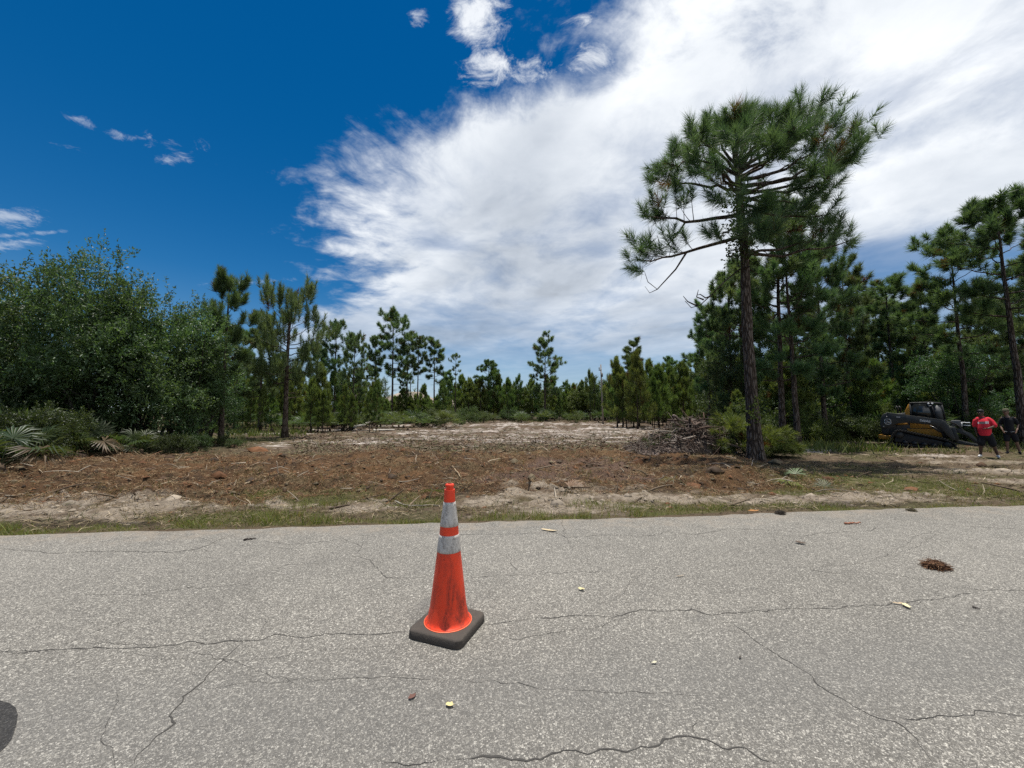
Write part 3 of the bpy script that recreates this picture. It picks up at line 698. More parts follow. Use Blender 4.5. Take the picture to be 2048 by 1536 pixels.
# ---- the big pine beside the road
def big_pine():
    rng = np.random.default_rng(31); Y0 = 12.2
    B = on_ground(1512, Y0); W, N, V = Acc(), Acc(), Acc(); tips = []
    def P(px, py, dy=0.0): return at(px, py, Y0 + dy)
    def z(cx, cy): return (1250 + cx / 2.793, 150 + cy / 2.793)
    tr = [(1513, 935), (1512, 900), (1510, 860), (1507, 800), (1504, 740), (1501, 680), (1499, 620), (1497, 560), (1496, 500), (1493, 450), (1489, 400), (1486, 355), (1485, 322)]
    TP = np.array([P(*q) for q in tr]); TP[:, 1] = Y0 + np.linspace(0, .3, len(tr)); TP[0, 2] = B[2] - .3
    rad = [.255, .23, .195, .175, .163, .154, .147, .138, .128, .118, .105, .092, .075]
    # bark: the tube is pushed into vertical ridges
    n = 40; Ptr = np.concatenate([bez(TP[i], (TP[i] + TP[i + 1]) / 2, TP[i + 1], 9)[:-1] for i in range(len(TP) - 1)] + [TP[-1:]])
    rr = np.interp(np.linspace(0, 1, len(Ptr)), np.linspace(0, 1, len(rad)), rad)
    th = np.linspace(0, 2 * math.pi, n, endpoint=False); TT, ZZ = np.meshgrid(th, Ptr[:, 2])
    rid = (vnoise(TT * n / 6.283 * .42 + vnoise(ZZ * 2, ZZ * 0, 4) * .8, ZZ * 1.6, 61) - .5) * .22 + (fbm(np.cos(TT) * 9 + 40, ZZ * 5 + np.sin(TT) * 9, 62, 3) - .5) * .12
    R_ = rr[:, None] * (1 + rid)
    R_ = R_ * (1 + np.exp(-(ZZ - B[2]) * 3.0) * .35 * np.maximum(0, np.cos(TT * 5 + 1)))
    VV = np.stack([Ptr[:, 0:1] + R_ * np.cos(TT), Ptr[:, 1:2] + R_ * np.sin(TT), ZZ], -1)
    m = len(Ptr); i = np.arange(m - 1)[:, None] * n + np.arange(n); j = np.arange(m - 1)[:, None] * n + (np.arange(n) + 1) % n
    W.add(VV.reshape(-1, 3), quad=np.stack([i, j, j + n, i + n], -1).reshape(-1, 4), col=(.5, .5, .5))
    def tk(cy):
        py = 150 + cy / 2.793; zz = P(1490, py)[2]
        return np.array([np.interp(zz, TP[:, 2], TP[:, 0]), np.interp(zz, TP[:, 2], TP[:, 1]), zz])
    L = [(880, 60, 1010, -.5, .07, .10, 15), (760, 95, 770, .7, .07, .10, 13), (820, 500, 880, -1.0, .05, .04, 6), (610, 150, 560, .9, .06, .04, 12), (600, 215, 470, -1.0, .06, .0, 12), (530, 280, 380, 1.2, .06, -.04, 11), (520, 360, 270, -.6, .06, -.06, 11),
         (500, 450, 215, .8, .06, -.05, 10), (480, 560, 180, -.6, .06, -.02, 10), (480, 640, 165, .9, .06, .02, 10), (475, 710, 170, -.8, .06, .02, 10), (475, 800, 180, .6, .06, .05, 10), (480, 930, 150, -.5, .065, .06, 11), (490, 1010, 150, .8, .065, .06, 11),
         (500, 1110, 150, -.4, .07, .07, 11), (520, 1130, 200, 1.4, .06, .06, 10), (600, 1385, 285, -.2, .075, .10, 9), (560, 1225, 260, .9, .065, .08, 11), (620, 1310, 440, -.9, .065, .10, 13), (640, 1250, 500, 1.1, .06, .10, 11), (680, 1170, 570, -1.2, .06, .08, 11),
         (660, 1030, 690, 1.3, .05, .06, 8), (700, 1170, 760, -1.0, .05, .06, 9), (980, 1310, 900, -.5, .06, .08, 9), (985, 1140, 850, 1.0, .05, .04, 9), (760, 850, 690, -1.3, .05, .0, 8), (800, 900, 800, 1.2, .05, .02, 8), (860, 850, 870, -1.6, .045, .04, 8), (560, 900, 330, -1.7, .06, .05, 9), (560, 740, 300, 1.8, .06, .02, 9), (640, 480, 400, -1.9, .05, .02, 9), (640, 470, 520, 1.9, .05, .03, 9), (700, 560, 640, -1.6, .04, .03, 6),
         (520, 600, 260, -1.8, .05, .0, 8), (540, 1030, 250, -1.9, .06, .05, 9), (560, 1060, 400, 1.8, .05, .06, 8)]
    for cy, ex, ey, dy, r0, sag, ns in L:
        a = tk(cy); e = P(*z(ex, ey), dy); e = e + [(.10 if ex < 690 else -.22), 0, -.40 if ey < 420 else -.12]
        pth = limb(W, tips, a, e, rng, r0=r0, sag=sag, nsub=ns, sub=.31, lift=.55, start=.40, tert=1, kink=.05)
        if cy in (880, 760) and ex < 100:
            q = pth[4]; o_ = np.array([[0, 0, 0], [-.35, .05, -.55], [-.95, .1, -1.2], [-1.25, .1, -.95], [-1.35, .1, -.6]]) * (1 if cy == 880 else .7)
            W.tube(q + o_, [.035, .026, .017, .012, .006], 5, (.5, .5, .5), cap=False); W.tube([q + o_[2], q + o_[2] + [-.25, 0, -.12], q + o_[2] + [-.4, 0, .1]], [.014, .010, .005], 4, (.5, .5, .5), cap=False)
    # dead, drooping branches on the left
    for pts in ([(695, 1070), (640, 1085), (560, 1150), (480, 1230), (420, 1285), (370, 1300), (335, 1262)], [(440, 1255), (400, 1240), (410, 1200)], [(400, 1290), (350, 1265), (325, 1235)], [(480, 1235), (450, 1245), (420, 1225), (400, 1230)]):
        q = np.array([P(*z(*p_), rng.uniform(-.3, .3)) for p_ in pts]); W.tube(q, np.linspace(.03, .008, len(q)), 5, (.5, .5, .5), cap=False)
    tp = np.array([x[0] for x in tips]); td = np.array([x[1] for x in tips])
    needles(N, tp, td, rng, 108, .38, .0125, axis=.42, cols=((.050, .094, .048), (.105, .155, .080)), dead=.025, droop=.15)
    # vine on the trunk
    vp = np.array([tk(rng.uniform(640, 1050)) for _ in range(170)]); vp += np.c_[rng.normal(-.12, .22, 170), rng.normal(-.1, .2, 170), np.zeros(170)]
    leaves(V, vp, rng.normal(0, 1, (170, 3)), rng, 5, .11, .08, .2, cols=((.03, .055, .02), (.06, .09, .03)))
    vp = np.array([P(1508 + rng.normal(0, 7), rng.uniform(795, 850), -.25) for _ in range(26)])
    leaves(V, vp, rng.normal(0, 1, (26, 3)), rng, 4, .09, .07, .12, cols=((.10, .16, .03), (.16, .22, .05)))
    C_ = Acc()
    cp = np.array([t_[0] for t_ in tips])[rng.integers(len(tips), size=46)] + rng.normal(0, .03, (46, 3))
    for c in cp: C_.lathe([(.004, -.06), (.032, -.045), (.042, 0), (.030, .04), (.006, .065)], 6, (.07, .045, .03), c)
    t = thing('pine_tree', 'tallest pine with a wide ragged crown and bare leaning trunk beside the road', 'tree', B)
    def sub(name, acc, m_, sm=False):
        o = link(bpy.data.objects.new(name, acc.mesh(name, m_, smooth=sm, color=True)), t); o.matrix_parent_inverse = Matrix.Translation(-Vector(B)); return o
    sub('trunk', W, M['bark'], True); sub('crown', N, M['needle']); sub('vine', V, M['leaf']); c = sub('pine_cones', C_, M['wood_tint']); c.name = 'cone_cluster'; c['kind'] = 'stuff'
    return B
PINE_BASE = big_pine()

# ---- kinds of pine; each is built once about 10 m tall
PV = {
    'round0': pine(101, c0=.42, R=2.3, prof='round', limbs=26),
    'round1': pine(102, c0=.52, R=2.1, prof='round', limbs=22, lean=(.02, 0)),
    'full0': pine(103, c0=.24, R=2.6, prof='round', limbs=36, nsub=7, sub=.36, r0=.16),
    'full1': pine(104, c0=.30, R=2.3, prof='col', limbs=32, nsub=7, r0=.15),
    'candle': pine(105, c0=.33, R=3.5, prof='flat', limbs=34, hmax=.76, up=(-.12, 1.02), lift=1.5, nsub=6, tert=0, per=150, nl=.40, nw=.020, axis=.80, spread=(.25, .95), r0=.17, sub=.30),
    'candle1': pine(106, c0=.34, R=2.1, prof='flat', limbs=17, up=(.1, 1.0), lift=1.2, nsub=6, tert=1, per=120, nl=.44, nw=.024, axis=.65, spread=(.3, 1.0), r0=.15, sub=.30),
    'tuft': pine(107, c0=.70, R=1.1, prof='round', limbs=14, nsub=5, per=40, nl=.24, r0=.10, bare=2),
    'slim': pine(108, c0=.50, R=1.5, prof='col', limbs=20, nsub=6, r0=.11, bare=7),
    'slim1': pine(109, c0=.58, R=1.7, prof='flat', limbs=18, nsub=6, r0=.12, bare=8),
}
young_cols = ((.088, .138, .042), (.155, .210, .062))
PV['young0'] = pine(111, Ht=10, c0=.06, R=3.3, prof='cone', limbs=30, up=(.15, 1.0), lift=1.1, nsub=5, tert=1, per=52, nl=.62, nw=.045, axis=.8, spread=(.3, 1.1), cols=young_cols, r0=.13, bare=0)
PV['young1'] = pine(112, Ht=10, c0=.14, R=2.6, prof='cone', limbs=26, up=(.2, 1.1), lift=1.3, nsub=5, tert=1, per=52, nl=.66, nw=.045, axis=.9, spread=(.3, 1.0), cols=young_cols, r0=.12, bare=0)
PV['young2'] = pine(113, Ht=10, c0=.24, R=2.2, prof='col', limbs=24, up=(.1, 1.0), lift=1.1, nsub=5, tert=1, per=50, nl=.60, nw=.042, axis=.8, spread=(.3, 1.1), cols=young_cols, r0=.11, bare=3)
BL = {
    'oak0': broadleaf(201, 7, 2.9, 6, 54, 2000), 'oak1': broadleaf(222, 7, 2.5, 5, 46, 1700), 'oak2': broadleaf(203, 7, 2.0, 4, 32, 1150, low=.10), 'oak3': broadleaf(224, 7, 2.4, 5, 42, 1500, low=.10),
    'bush0': broadleaf(211, 2.2, 1.5, 5, 26, 420, low=.02, per=24, ll=.085, lw=.045, shoot=.35, r0=.03, cols=((.040, .064, .022), (.078, .110, .036))),
    'bush1': broadleaf(212, 2.0, 1.1, 5, 20, 330, low=.0, per=24, ll=.10, lw=.03, shoot=.4, r0=.03, cols=((.046, .072, .018), (.095, .130, .034))),
    'dark_bush': broadleaf(216, 2.2, 1.4, 6, 26, 420, low=.0, per=24, ll=.11, lw=.04, shoot=.4, r0=.03, cols=((.026, .044, .016), (.052, .076, .026))),
    'tree0': broadleaf(213, 6, 2.2, 3, 34, 520, low=.25, per=22, ll=.17, lw=.09, shoot=.5, r0=.07, cols=((.045, .078, .022), (.085, .125, .036))),
}
# ---- evergreen oaks on the left
for px, Y, top, k, lab in [(62, 14.8, 486, 'oak0', 'dense dark evergreen oak at the left edge of the lot'), (196, 15.4, 474, 'oak1', 'tallest evergreen oak with upright shoots on top, standing behind the palmettos'),
                           (300, 16.4, 512, 'oak3', 'broad evergreen oak between the tallest oak and the slim pines'), (362, 17.2, 556, 'oak2', 'small thin evergreen oak beside the slender left pine'), (-95, 14.5, 505, 'oak3', 'evergreen oak cut off by the left border of the photo'),
                           (128, 19.0, 545, 'oak2', 'evergreen oak filling the gap behind the dark thicket'), (405, 21, 640, 'oak2', 'low evergreen oak behind the slender left pine')]:
    tree_to('evergreen_oak', BL[k], 7.85, px, Y, top, lab, 'tree', 'evergreen oaks on the left of the clearing', squash=.92)
# ---- pines one can tell apart
named = [(445, 18.6, 556, 'candle1', 1.0, 'slender pine with a bare lower trunk beside the dark oaks'), (572, 23, 545, 'candle', 1.0, 'broad pine with upright candle tufts left of the clearing'),
         (520, 30, 640, 'full1', 1, 'bushy pine squeezed between the slender and the broad candle pine'), (470, 34, 660, 'round1', 1, 'pale pine seen through the gap behind the slender pine'), (425, 36, 650, 'full0', .9, 'pine behind the right edge of the oak thicket'),
         (668, 38, 652, 'round0', 1, 'round-topped pine right of the broad candle pine'), (705, 33, 676, 'full0', .8, 'bushy pine above the leaning stems and fallen log'), (632, 42, 690, 'slim', 1, 'thin pine between the broad candle pine and the round-topped one'),
         (748, 48, 680, 'slim1', 1, 'short-crowned pine left of the tallest far pine'), (783, 50, 629, 'round0', .9, 'tallest far pine left of centre with a high round crown'), (812, 52, 668, 'slim', 1.1, 'pine leaning on the right side of the tallest far pine'),
         (868, 54, 680, 'slim', 1.15, 'flat-crowned far pine with a second tuft halfway down'), (911, 62, 706, 'tuft', 1, 'lone thin bare trunk with a small tuft of crown on top'), (975, 66, 724, 'round1', 1.25, 'wide-spreading far pine in front of the tan roof'),
         (937, 64, 762, 'young2', 1.2, 'small candle-shaped pine left of the wide-spreading far pine'), (1090, 64, 680, 'full1', 1.05, 'tall lone pine standing near the middle of the far treeline'), (1268, 62, 682, 'slim', 1.2, 'tall thin-crowned pine right of the utility pole'),
         (1300, 50, 722, 'young0', .9, 'dark candle-tufted pine right of the utility pole'), (1345, 46, 718, 'slim1', 1.1, 'flat-topped pine left of the big forest pines'), (1420, 30, 622, 'full1', .85, 'bushy pine with a side branch poking left behind the brush heap'), (1465, 24, 560, 'full0', .75, 'full dark pine just left of the big leaning trunk'),
         (1562, 18.6, 420, 'round1', .95, 'thick-trunked pine right behind the tallest pine'), (1592, 17.8, 470, 'full1', .95, 'pine with a clear grey trunk right of the cut pine top'), (1650, 21, 500, 'full0', .85, 'wide dark pine filling the space right of the tallest pine'), (1700, 24, 540, 'full1', .9, 'dark pine with branches hanging over the wood edge'),
         (1790, 27, 568, 'slim1', 1.2, 'pine with a thin dark trunk behind the track loader'), (1745, 32, 590, 'round1', 1, 'pine in the gap left of the loader'), (1860, 26, 575, 'full1', .9, 'dense pine above the cab of the loader'), (1930, 20.5, 478, 'round0', .95, 'pine with a leaning dark trunk behind the two people'),
         (2046, 17.5, 402, 'round1', 1.05, 'tall pine with bare side branches at the right border'), (1985, 25, 590, 'full0', .8, 'pine between the leaning trunk and the right border'), (2100, 22, 500, 'full0', .9, 'pine cut off by the right border')]
for px, Y, top, k, sq, lab in named:
    tree_to('pine_tree', PV[k], 10.25, px, Y, top, lab, 'tree', 'pines round the clearing', squash=sq)

# ---- young pines, bushes and pines of the treeline
PLACES = [(60, 'at the left border'), (140, 'below the left oak'), (300, 'below the tallest oak'), (420, 'beside the slender pine'), (500, 'right of the slender pine'), (590, 'near the broad candle pine'), (660, 'right of the candle pine'), (720, 'near the leaning stems'), (800, 'below the tallest far pine'),
          (870, 'left of the lone tufted trunk'), (940, 'near the lone tufted trunk'), (1010, 'below the wide far pine'), (1060, 'left of the middle lone pine'), (1120, 'at the middle lone pine'), (1190, 'left of the utility pole'), (1260, 'right by the utility pole'), (1330, 'behind the heap end'),
          (1420, 'behind the brush heap'), (1500, 'behind the cut pine top'), (1600, 'behind the tallest pine'), (1690, 'right of the tallest pine'), (1760, 'left of the loader'), (1850, 'behind the loader cab'), (1930, 'behind the loader front'), (2000, 'behind the red shirt'), (9999, 'at the right border')]
def scatter(n, seed, px0, px1, Y0, Y1, h0, h1, kinds, name, label, cat, group, sq=(.9, 1.2), bank=PV, built=10.0, avoid=None):
    rng = np.random.default_rng(seed)
    for i in range(n):
        px = px0 + (px1 - px0) * (i + rng.random()) / n; Y = rng.uniform(Y0, Y1)
        if 1175 < px < 1232 and Y < 54: continue
        b = on_ground(px, Y); s = rng.uniform(h0, h1) / built
        hgt = s * built; tall = 'tall ' if hgt > h0 + .62 * (h1 - h0) else 'short ' if hgt < h0 + .3 * (h1 - h0) else ''
        lab = tall + label + ', ' + next(t for x, t in PLACES if px < x)
        plant_tree(name, bank[kinds[rng.integers(len(kinds))]], b, s, lab, cat, group, rng.random() * 6.28, rng.uniform(*sq))
Y3 = ['young0', 'young1', 'young2']
scatter(58, 1, 400, 760, 28, 46, 2.6, 5.2, Y3, 'young_pine', 'young pine left of the clearing', 'tree', 'young pines left of the clearing', sq=(.55, 1.0))
scatter(24, 2, 740, 900, 44, 58, 2.2, 4.6, Y3, 'young_pine', 'young pine under far pines', 'tree', 'young pines under the far pines')
scatter(44, 3, 890, 1220, 62, 80, 3.6, 8.2, Y3, 'young_pine', 'young pine in the far treeline', 'tree', 'young pines of the far treeline', sq=(.55, 1.1))
scatter(46, 4, 1215, 1450, 36, 58, 3.4, 7.5, Y3, 'young_pine', 'young pine at the back right', 'tree', 'young pines right of the utility pole', sq=(.6, 1.1))
scatter(26, 5, 1440, 2090, 21, 34, 2.6, 5.5, Y3, 'young_pine', 'shaded young pine', 'tree', 'young pines in the right wood')
scatter(24, 6, 1400, 2120, 24, 46, 6.5, 11, ['full0', 'full1', 'round1', 'slim'], 'pine_tree', 'dark pine deep in the wood', 'tree', 'pines deep in the right wood')
scatter(14, 7, 330, 900, 46, 66, 7.0, 10.5, ['slim', 'round1', 'full1', 'slim1'], 'pine_tree', 'background pine', 'tree', 'background pines on the left')
scatter(10, 8, 1120, 1420, 64, 84, 6.5, 9.5, ['full1', 'round1', 'slim'], 'pine_tree', 'background pine', 'tree', 'background pines on the right')
scatter(24, 9, 930, 1240, 66, 82, 3.5, 6.5, ['tree0'], 'broadleaf_tree', 'rounded broadleaf tree', 'tree', 'broadleaf trees of the far treeline', bank=BL, built=6.2)
scatter(16, 10, 1420, 2090, 21, 36, 3.5, 6.0, ['tree0', 'oak2'], 'broadleaf_tree', 'shaded broadleaf tree', 'tree', 'broadleaf trees in the right wood', bank=BL, built=6.5)
scatter(26, 11, 1480, 2090, 19.5, 27, 1.0, 2.2, ['bush0', 'bush1'], 'bush', 'green bush at the wood edge', 'bush', 'bushes along the right wood', bank=BL, built=2.2)
scatter(20, 12, 640, 930, 40, 56, 1.0, 1.9, ['bush0', 'bush1'], 'bush', 'green bush behind the sand', 'bush', 'bushes behind the fallen log', bank=BL, built=2.2)
scatter(22, 13, 900, 1420, 50, 66, 1.0, 2.2, ['bush0', 'bush1'], 'bush', 'bush under the far treeline', 'bush', 'bushes of the far treeline', bank=BL, built=2.2)
scatter(5, 14, 240, 420, 13.6, 15.2, .4, .8, ['dark_bush'], 'bush', 'dark bush under the oaks', 'bush', 'bushes under the oaks', bank=BL, built=2.2)
scatter(5, 15, 400, 490, 16, 18, .3, .6, ['bush0'], 'bush', 'grey-green bush', 'bush', 'bushes at the slender pine', bank=BL, built=2.2)

scatter(7, 16, -90, 135, 9.6, 12.6, 1.0, 1.7, ['dark_bush'], 'bush', 'dark bush among palmettos', 'bush', 'bushes among the left palmettos', bank=BL, built=2.2)
# ---- the woods behind everything read as one mass
rng = np.random.default_rng(77); W, N = Acc(), Acc(); tp, td = [], []
for i in range(330):
    a = rng.uniform(-1.15, 1.15); D = rng.uniform(82, 150); x, y = D * math.sin(a) * 1.25, D * math.cos(a * .95)
    if x > 20: D *= .7; x *= .62; y *= .62
    if x < -26: x *= .72; y *= .72
    if abs(x / y + .12) < .2 and rng.random() < .75: h = rng.uniform(2.5, 4.5)
    else: h = rng.uniform(5.5, 9.5)
    if y < 35: continue
    z0 = float(gz(x, y)); W.tube([(x, y, z0 - .3), (x, y, z0 + h * .9)], [.14, .05], 4, (.5, .5, .5), cap=False)
    k = 34; zz = z0 + h * (.12 + .88 * rng.random(k)); r = h * .26 * (1.1 - (zz - z0) / h) * np.sqrt(rng.random(k)) + .1; ph = rng.random(k) * 6.28
    tp.append(np.c_[x + r * np.cos(ph), y + r * np.sin(ph), zz]); td.append(unit(np.c_[np.cos(ph) * .5, np.sin(ph) * .5, np.ones(k)]))
needles(N, np.concatenate(tp), np.concatenate(td), rng, 22, .85, .10, axis=.9, cols=((.055, .095, .042), (.095, .140, .062)), dead=0)
o = N.obj('distant_woods', M['needle'], color=True, fix=False); o['kind'] = 'stuff'
t_ = W.obj('trunk', M['bark'], o, color=True, fix=False); t_['kind'] = 'stuff'

# ------------------------------------------------------------------ ground cover
def screen_even(n, seed, Y0, Y1, u0=-1.75, u1=1.75):
    """points spread so that they thin out with distance"""
    r = np.random.default_rng(seed); t = r.random(n); Y = 1 / (1 / Y0 - t * (1 / Y0 - 1 / Y1)); X = (u0 + (u1 - u0) * r.random(n)) * Y
    return X, Y, r
def blades(acc, P, h, w, rng, lean=.5, cols=((.06, .08, .02), (.12, .13, .04))):
    k = len(P); a = rng.random(k) * 6.283; b = rng.random(k) * 6.283
    wv = np.c_[np.cos(a), np.sin(a), np.zeros(k)] * (w * .5)[:, None]
    tip = P + np.c_[np.cos(b) * lean * h * rng.random(k), np.sin(b) * lean * h * rng.random(k), h]
    V = np.stack([P - wv, P + wv, tip], 1).reshape(-1, 3)
    c = np.array(cols[0]) + (np.array(cols[1]) - np.array(cols[0])) * rng.random((k, 1)); c = c * rng.uniform(.7, 1.3, (k, 1))
    acc.add(V, tri=np.arange(3 * k).reshape(-1, 3), col=np.repeat(c, 3, 0))
def stuff(acc, name, m_):
    o = acc.obj(name, m_, color=True, fix=False); o['kind'] = 'stuff'; return o

X, Y, r = screen_even(420000, 300, 3.6, 22)
mk = masks(X, Y); pr = np.clip(mk['strip'] * (.45 + .9 * sstep(mk['n1'], .38, .6)) + mk['grass'] * .55 + .03 * (mk['d'] > .5) * (1 - mk['mulch']) * (1 - mk['sand']), 0, 1)
on = (mk['d'] > -.07) & (Y > edge_y(X) - .05); keep = on & (r.random(len(X)) < pr)
X, Y = X[keep], Y[keep]; m2 = masks(X, Y); Z = gz(X, Y) + lumps(X, Y, m2) - .004; Z = np.where(m2['d'] < .05, np.maximum(Z, -.02), Z)
A = Acc(); hh = r.uniform(.016, .052, len(X)) * (1 + 1.6 * sstep(fbm(X * 1.3, Y * 1.3, 91, 2), .5, .7)) * (1 + .8 * m2['strip'] * sstep(-np.abs(X + 3.2), -1.8, -.5)); gcol = r.random(len(X)) < .62
P = np.c_[X, Y, Z]
blades(A, P[gcol], hh[gcol], r.uniform(.005, .011, gcol.sum()), r, 1.0, ((.105, .135, .030), (.19, .21, .06)))
blades(A, P[~gcol], hh[~gcol], r.uniform(.005, .010, (~gcol).sum()), r, 1.4, ((.12, .10, .045), (.22, .18, .09)))
stuff(A, 'grass', M['grass'])

# straw, chips and torn roots lying on the raked belt and, thinner, everywhere beyond the road
def bits(n, seed, Y0, Y1, wfun, ln, wd, cols, lift=.02, pitch=.3):
    X, Y, r = screen_even(n, seed, Y0, Y1); mk = masks(X, Y); k = (r.random(n) < wfun(mk, X, Y)) & (mk['d'] > .12)
    X, Y = X[k], Y[k]; m2 = {a: b[k] for a, b in mk.items()}; n = len(X)
    Z = gz(X, Y) + lumps(X, Y, m2) + r.uniform(.0, lift, n)
    a = r.random(n) * 6.283; p = r.normal(0, pitch, n); l = r.uniform(*ln, n) * np.clip(Y / 9, .7, 2.2); w = r.uniform(*wd, n) * np.clip(Y / 8, .8, 2.4)
    d = np.c_[np.cos(a) * np.cos(p), np.sin(a) * np.cos(p), np.sin(p)]; s = np.c_[-np.sin(a), np.cos(a), r.normal(0, .5, n)]
    bend = np.c_[-np.sin(a), np.cos(a), np.zeros(n)] * (l * r.normal(0, .18, n))[:, None]
    c = np.c_[X, Y, Z]; h = d * (l * .5)[:, None]; sw = s * (w * .5)[:, None]; up = np.array([0, 0, 1.0]) * (l * .06 * r.random(n))[:, None]
    V = np.stack([c - h - sw * .4, c - h + sw * .4, c + bend + up + sw, c + bend + up - sw, c + h + sw * .4, c + h - sw * .4], 1).reshape(-1, 3)
    i = np.arange(n)[:, None] * 6
    C = np.array(cols)[r.integers(len(cols), size=n)] * r.uniform(.65, 1.3, (n, 1))
    return V, np.concatenate([i + [0, 1, 2, 3], i + [3, 2, 4, 5]], 0), np.repeat(C, 6, 0)
A = Acc()
V, q, c = bits(260000, 310, 5.5, 24, lambda m, x, y: np.clip(m['mulch'] * (.35 + .9 * sstep(m['n4'], .40, .62)), 0, 1), (.035, .15), (.004, .009), [(.19, .128, .070), (.140, .088, .048), (.12, .055, .026), (.17, .070, .030), (.24, .17, .09), (.065, .042, .026), (.10, .062, .034), (.14, .085, .045), (.30, .22, .13)], .05, .35)
A.add(V, quad=q, col=c)
V, q, c = bits(110000, 311, 4.2, 30, lambda m, x, y: np.clip((1 - m['mulch']) * .30 * (1 - .75 * m['sand']) * (1 - m['strip']) + .12 * m['sand'], 0, 1), (.05, .26), (.005, .013), [(.20, .155, .09), (.12, .09, .055), (.075, .055, .038), (.25, .20, .13), (.09, .085, .045)], .04, .3)
A.add(V, quad=q, col=c)
V, q, c = bits(60000, 314, 14, 62, lambda m, x, y: .8 * (1 - .6 * m['sand']) * (np.abs(x - .05 * y) < .62 * y), (.06, .22), (.008, .02), [(.16, .12, .08), (.10, .075, .05), (.07, .052, .036), (.20, .16, .11), (.11, .062, .035), (.10, .105, .05)], .06, .4)
A.add(V, quad=q, col=c)
stuff(A, 'straw_litter', M['litter'])
A = Acc()
V, q, c = bits(1500, 312, 5.2, 34, lambda m, x, y: .30 + .5 * m['mulch'], (.16, .50), (.010, .02), [(.16, .12, .085), (.24, .20, .15), (.10, .07, .05), (.34, .28, .20), (.14, .075, .045)], .07, .35)
A.add(V, quad=q, col=c)
X, Y, r = screen_even(420, 313, 6, 22); mk = masks(X, Y); k = r.random(420) < .2 + .5 * mk['mulch']; X, Y = X[k], Y[k]; Z = full_z(X, Y)
for x, y, z in zip(X, Y, Z):
    if y < edge_y(x) + .5: continue
    a = r.random() * 6.28; l = r.uniform(.2, .65); e = np.array([x + l * math.cos(a), y + l * math.sin(a), z + r.uniform(-.02, .16)]); b0 = np.array([x, y, z]); mid = (b0 + e) / 2 + r.normal(0, .1 * l, 3)
    A.tube(bez(b0, mid, e, 5), np.linspace(.014, .006, 5) * r.uniform(.7, 1.6), 4, np.array([(.17, .13, .09), (.26, .22, .17), (.09, .065, .045)][r.integers(3)]) * r.uniform(.7, 1.2), cap=False)
stuff(A, 'twig_litter', M['wood_tint'])
# clods of earth and matted root
A = Acc(); X, Y, r = screen_even(5200, 320, 4.7, 34); mk = masks(X, Y); k = (r.random(5200) < .16 + .7 * mk['mulch'] + .35 * mk['sand']) & (mk['d'] > .35); X, Y = X[k], Y[k]; m2 = {a: b[k] for a, b in mk.items()}
n = len(X); Z = gz(X, Y) + lumps(X, Y, m2); s = r.uniform(.02, .07, n) * (1 + (r.random(n) < .06) * 1.6) * np.clip(Y / 9, .6, 1.6)
oc = np.array([(1, 0, 0), (-1, 0, 0), (0, 1, 0), (0, -1, 0), (0, 0, 1), (0, 0, -1), (.6, .6, .5), (-.6, .6, .5), (.6, -.6, .5), (-.6, -.6, .5)], float)
ot = [(0, 6, 4), (6, 2, 4), (2, 7, 4), (7, 1, 4), (1, 9, 4), (9, 3, 4), (3, 8, 4), (8, 0, 4), (0, 2, 6), (2, 1, 7), (1, 3, 9), (3, 0, 8)]
V = oc[None] * s[:, None, None] * np.stack([r.uniform(.7, 1.5, n), r.uniform(.7, 1.5, n), r.uniform(.45, .9, n)], -1)[:, None, :] * r.uniform(.65, 1.25, (n, 10, 1)); V = V + np.c_[X, Y, Z][:, None, :]
cl = np.where(m2['sand'][:, None] > .4, np.array([[.27, .225, .175]]), np.array([(.085, .052, .032), (.055, .038, .026), (.13, .062, .03), (.12, .095, .06)])[r.integers(4, size=n)]) * r.uniform(.6, 1.2, (n, 1))
A.add(V.reshape(-1, 3), tri=(np.array(ot)[None] + np.arange(n)[:, None, None] * 10).reshape(-1, 3), col=np.repeat(cl, 10, 0))
stuff(A, 'earth_clods', M['litter'])
# dry and green tussocks
def tussocks(name, n, seed, Y0, Y1, wf, nb, h, cols, m_, lean=1.3, w=(.006, .012), rad=.12):
    X, Y, r = screen_even(n, seed, Y0, Y1); mk = masks(X, Y); k = (r.random(n) < wf(mk, X, Y)) & (mk['d'] > .25); X, Y = X[k], Y[k]; k = len(X)
    X = (X[:, None] + r.normal(0, rad, (k, nb))).ravel(); Y = (Y[:, None] + r.normal(0, rad, (k, nb))).ravel(); Z = full_z(X, Y) - .01
    hh = np.repeat(r.uniform(*h, k), nb) * r.uniform(.4, 1.1, k * nb); A = Acc()
    blades(A, np.c_[X, Y, Z], hh, r.uniform(*w, k * nb) * np.clip(Y / 8, .8, 3.0), r, lean, cols); stuff(A, name, m_)
tussocks('dry_grass', 1500, 330, 5.5, 26, lambda m, x, y: .15 + .5 * m['mulch'], 26, (.06, .18), ((.13, .10, .05), (.28, .22, .12)), M['grass'])
tussocks('weeds', 1500, 331, 5.0, 60, lambda m, x, y: .40 * (1 - .8 * m['mulch']) * (1 - m['sand']), 22, (.06, .2), ((.05, .075, .02), (.10, .115, .035)), M['grass'], .9)
tussocks('undergrowth', 3600, 332, 15.5, 75, lambda m, x, y: np.where((x - .30 * y > 6) & ((x < 16) | (x > 22.5) | (y > 21)) | (x + .42 * y < -3) & (y > 24) | (y > 55), .8, .0), 16, (.18, .6), ((.065, .09, .022), (.13, .15, .045)), M['grass'], .9, (.018, .035), .3)
tussocks('undergrowth', 500, 333, 14.8, 19, lambda m, x, y: np.where((x > 13.5), .8, .0), 26, (.08, .24), ((.07, .085, .028), (.16, .15, .065)), M['grass'], .9, (.012, .022), .2)

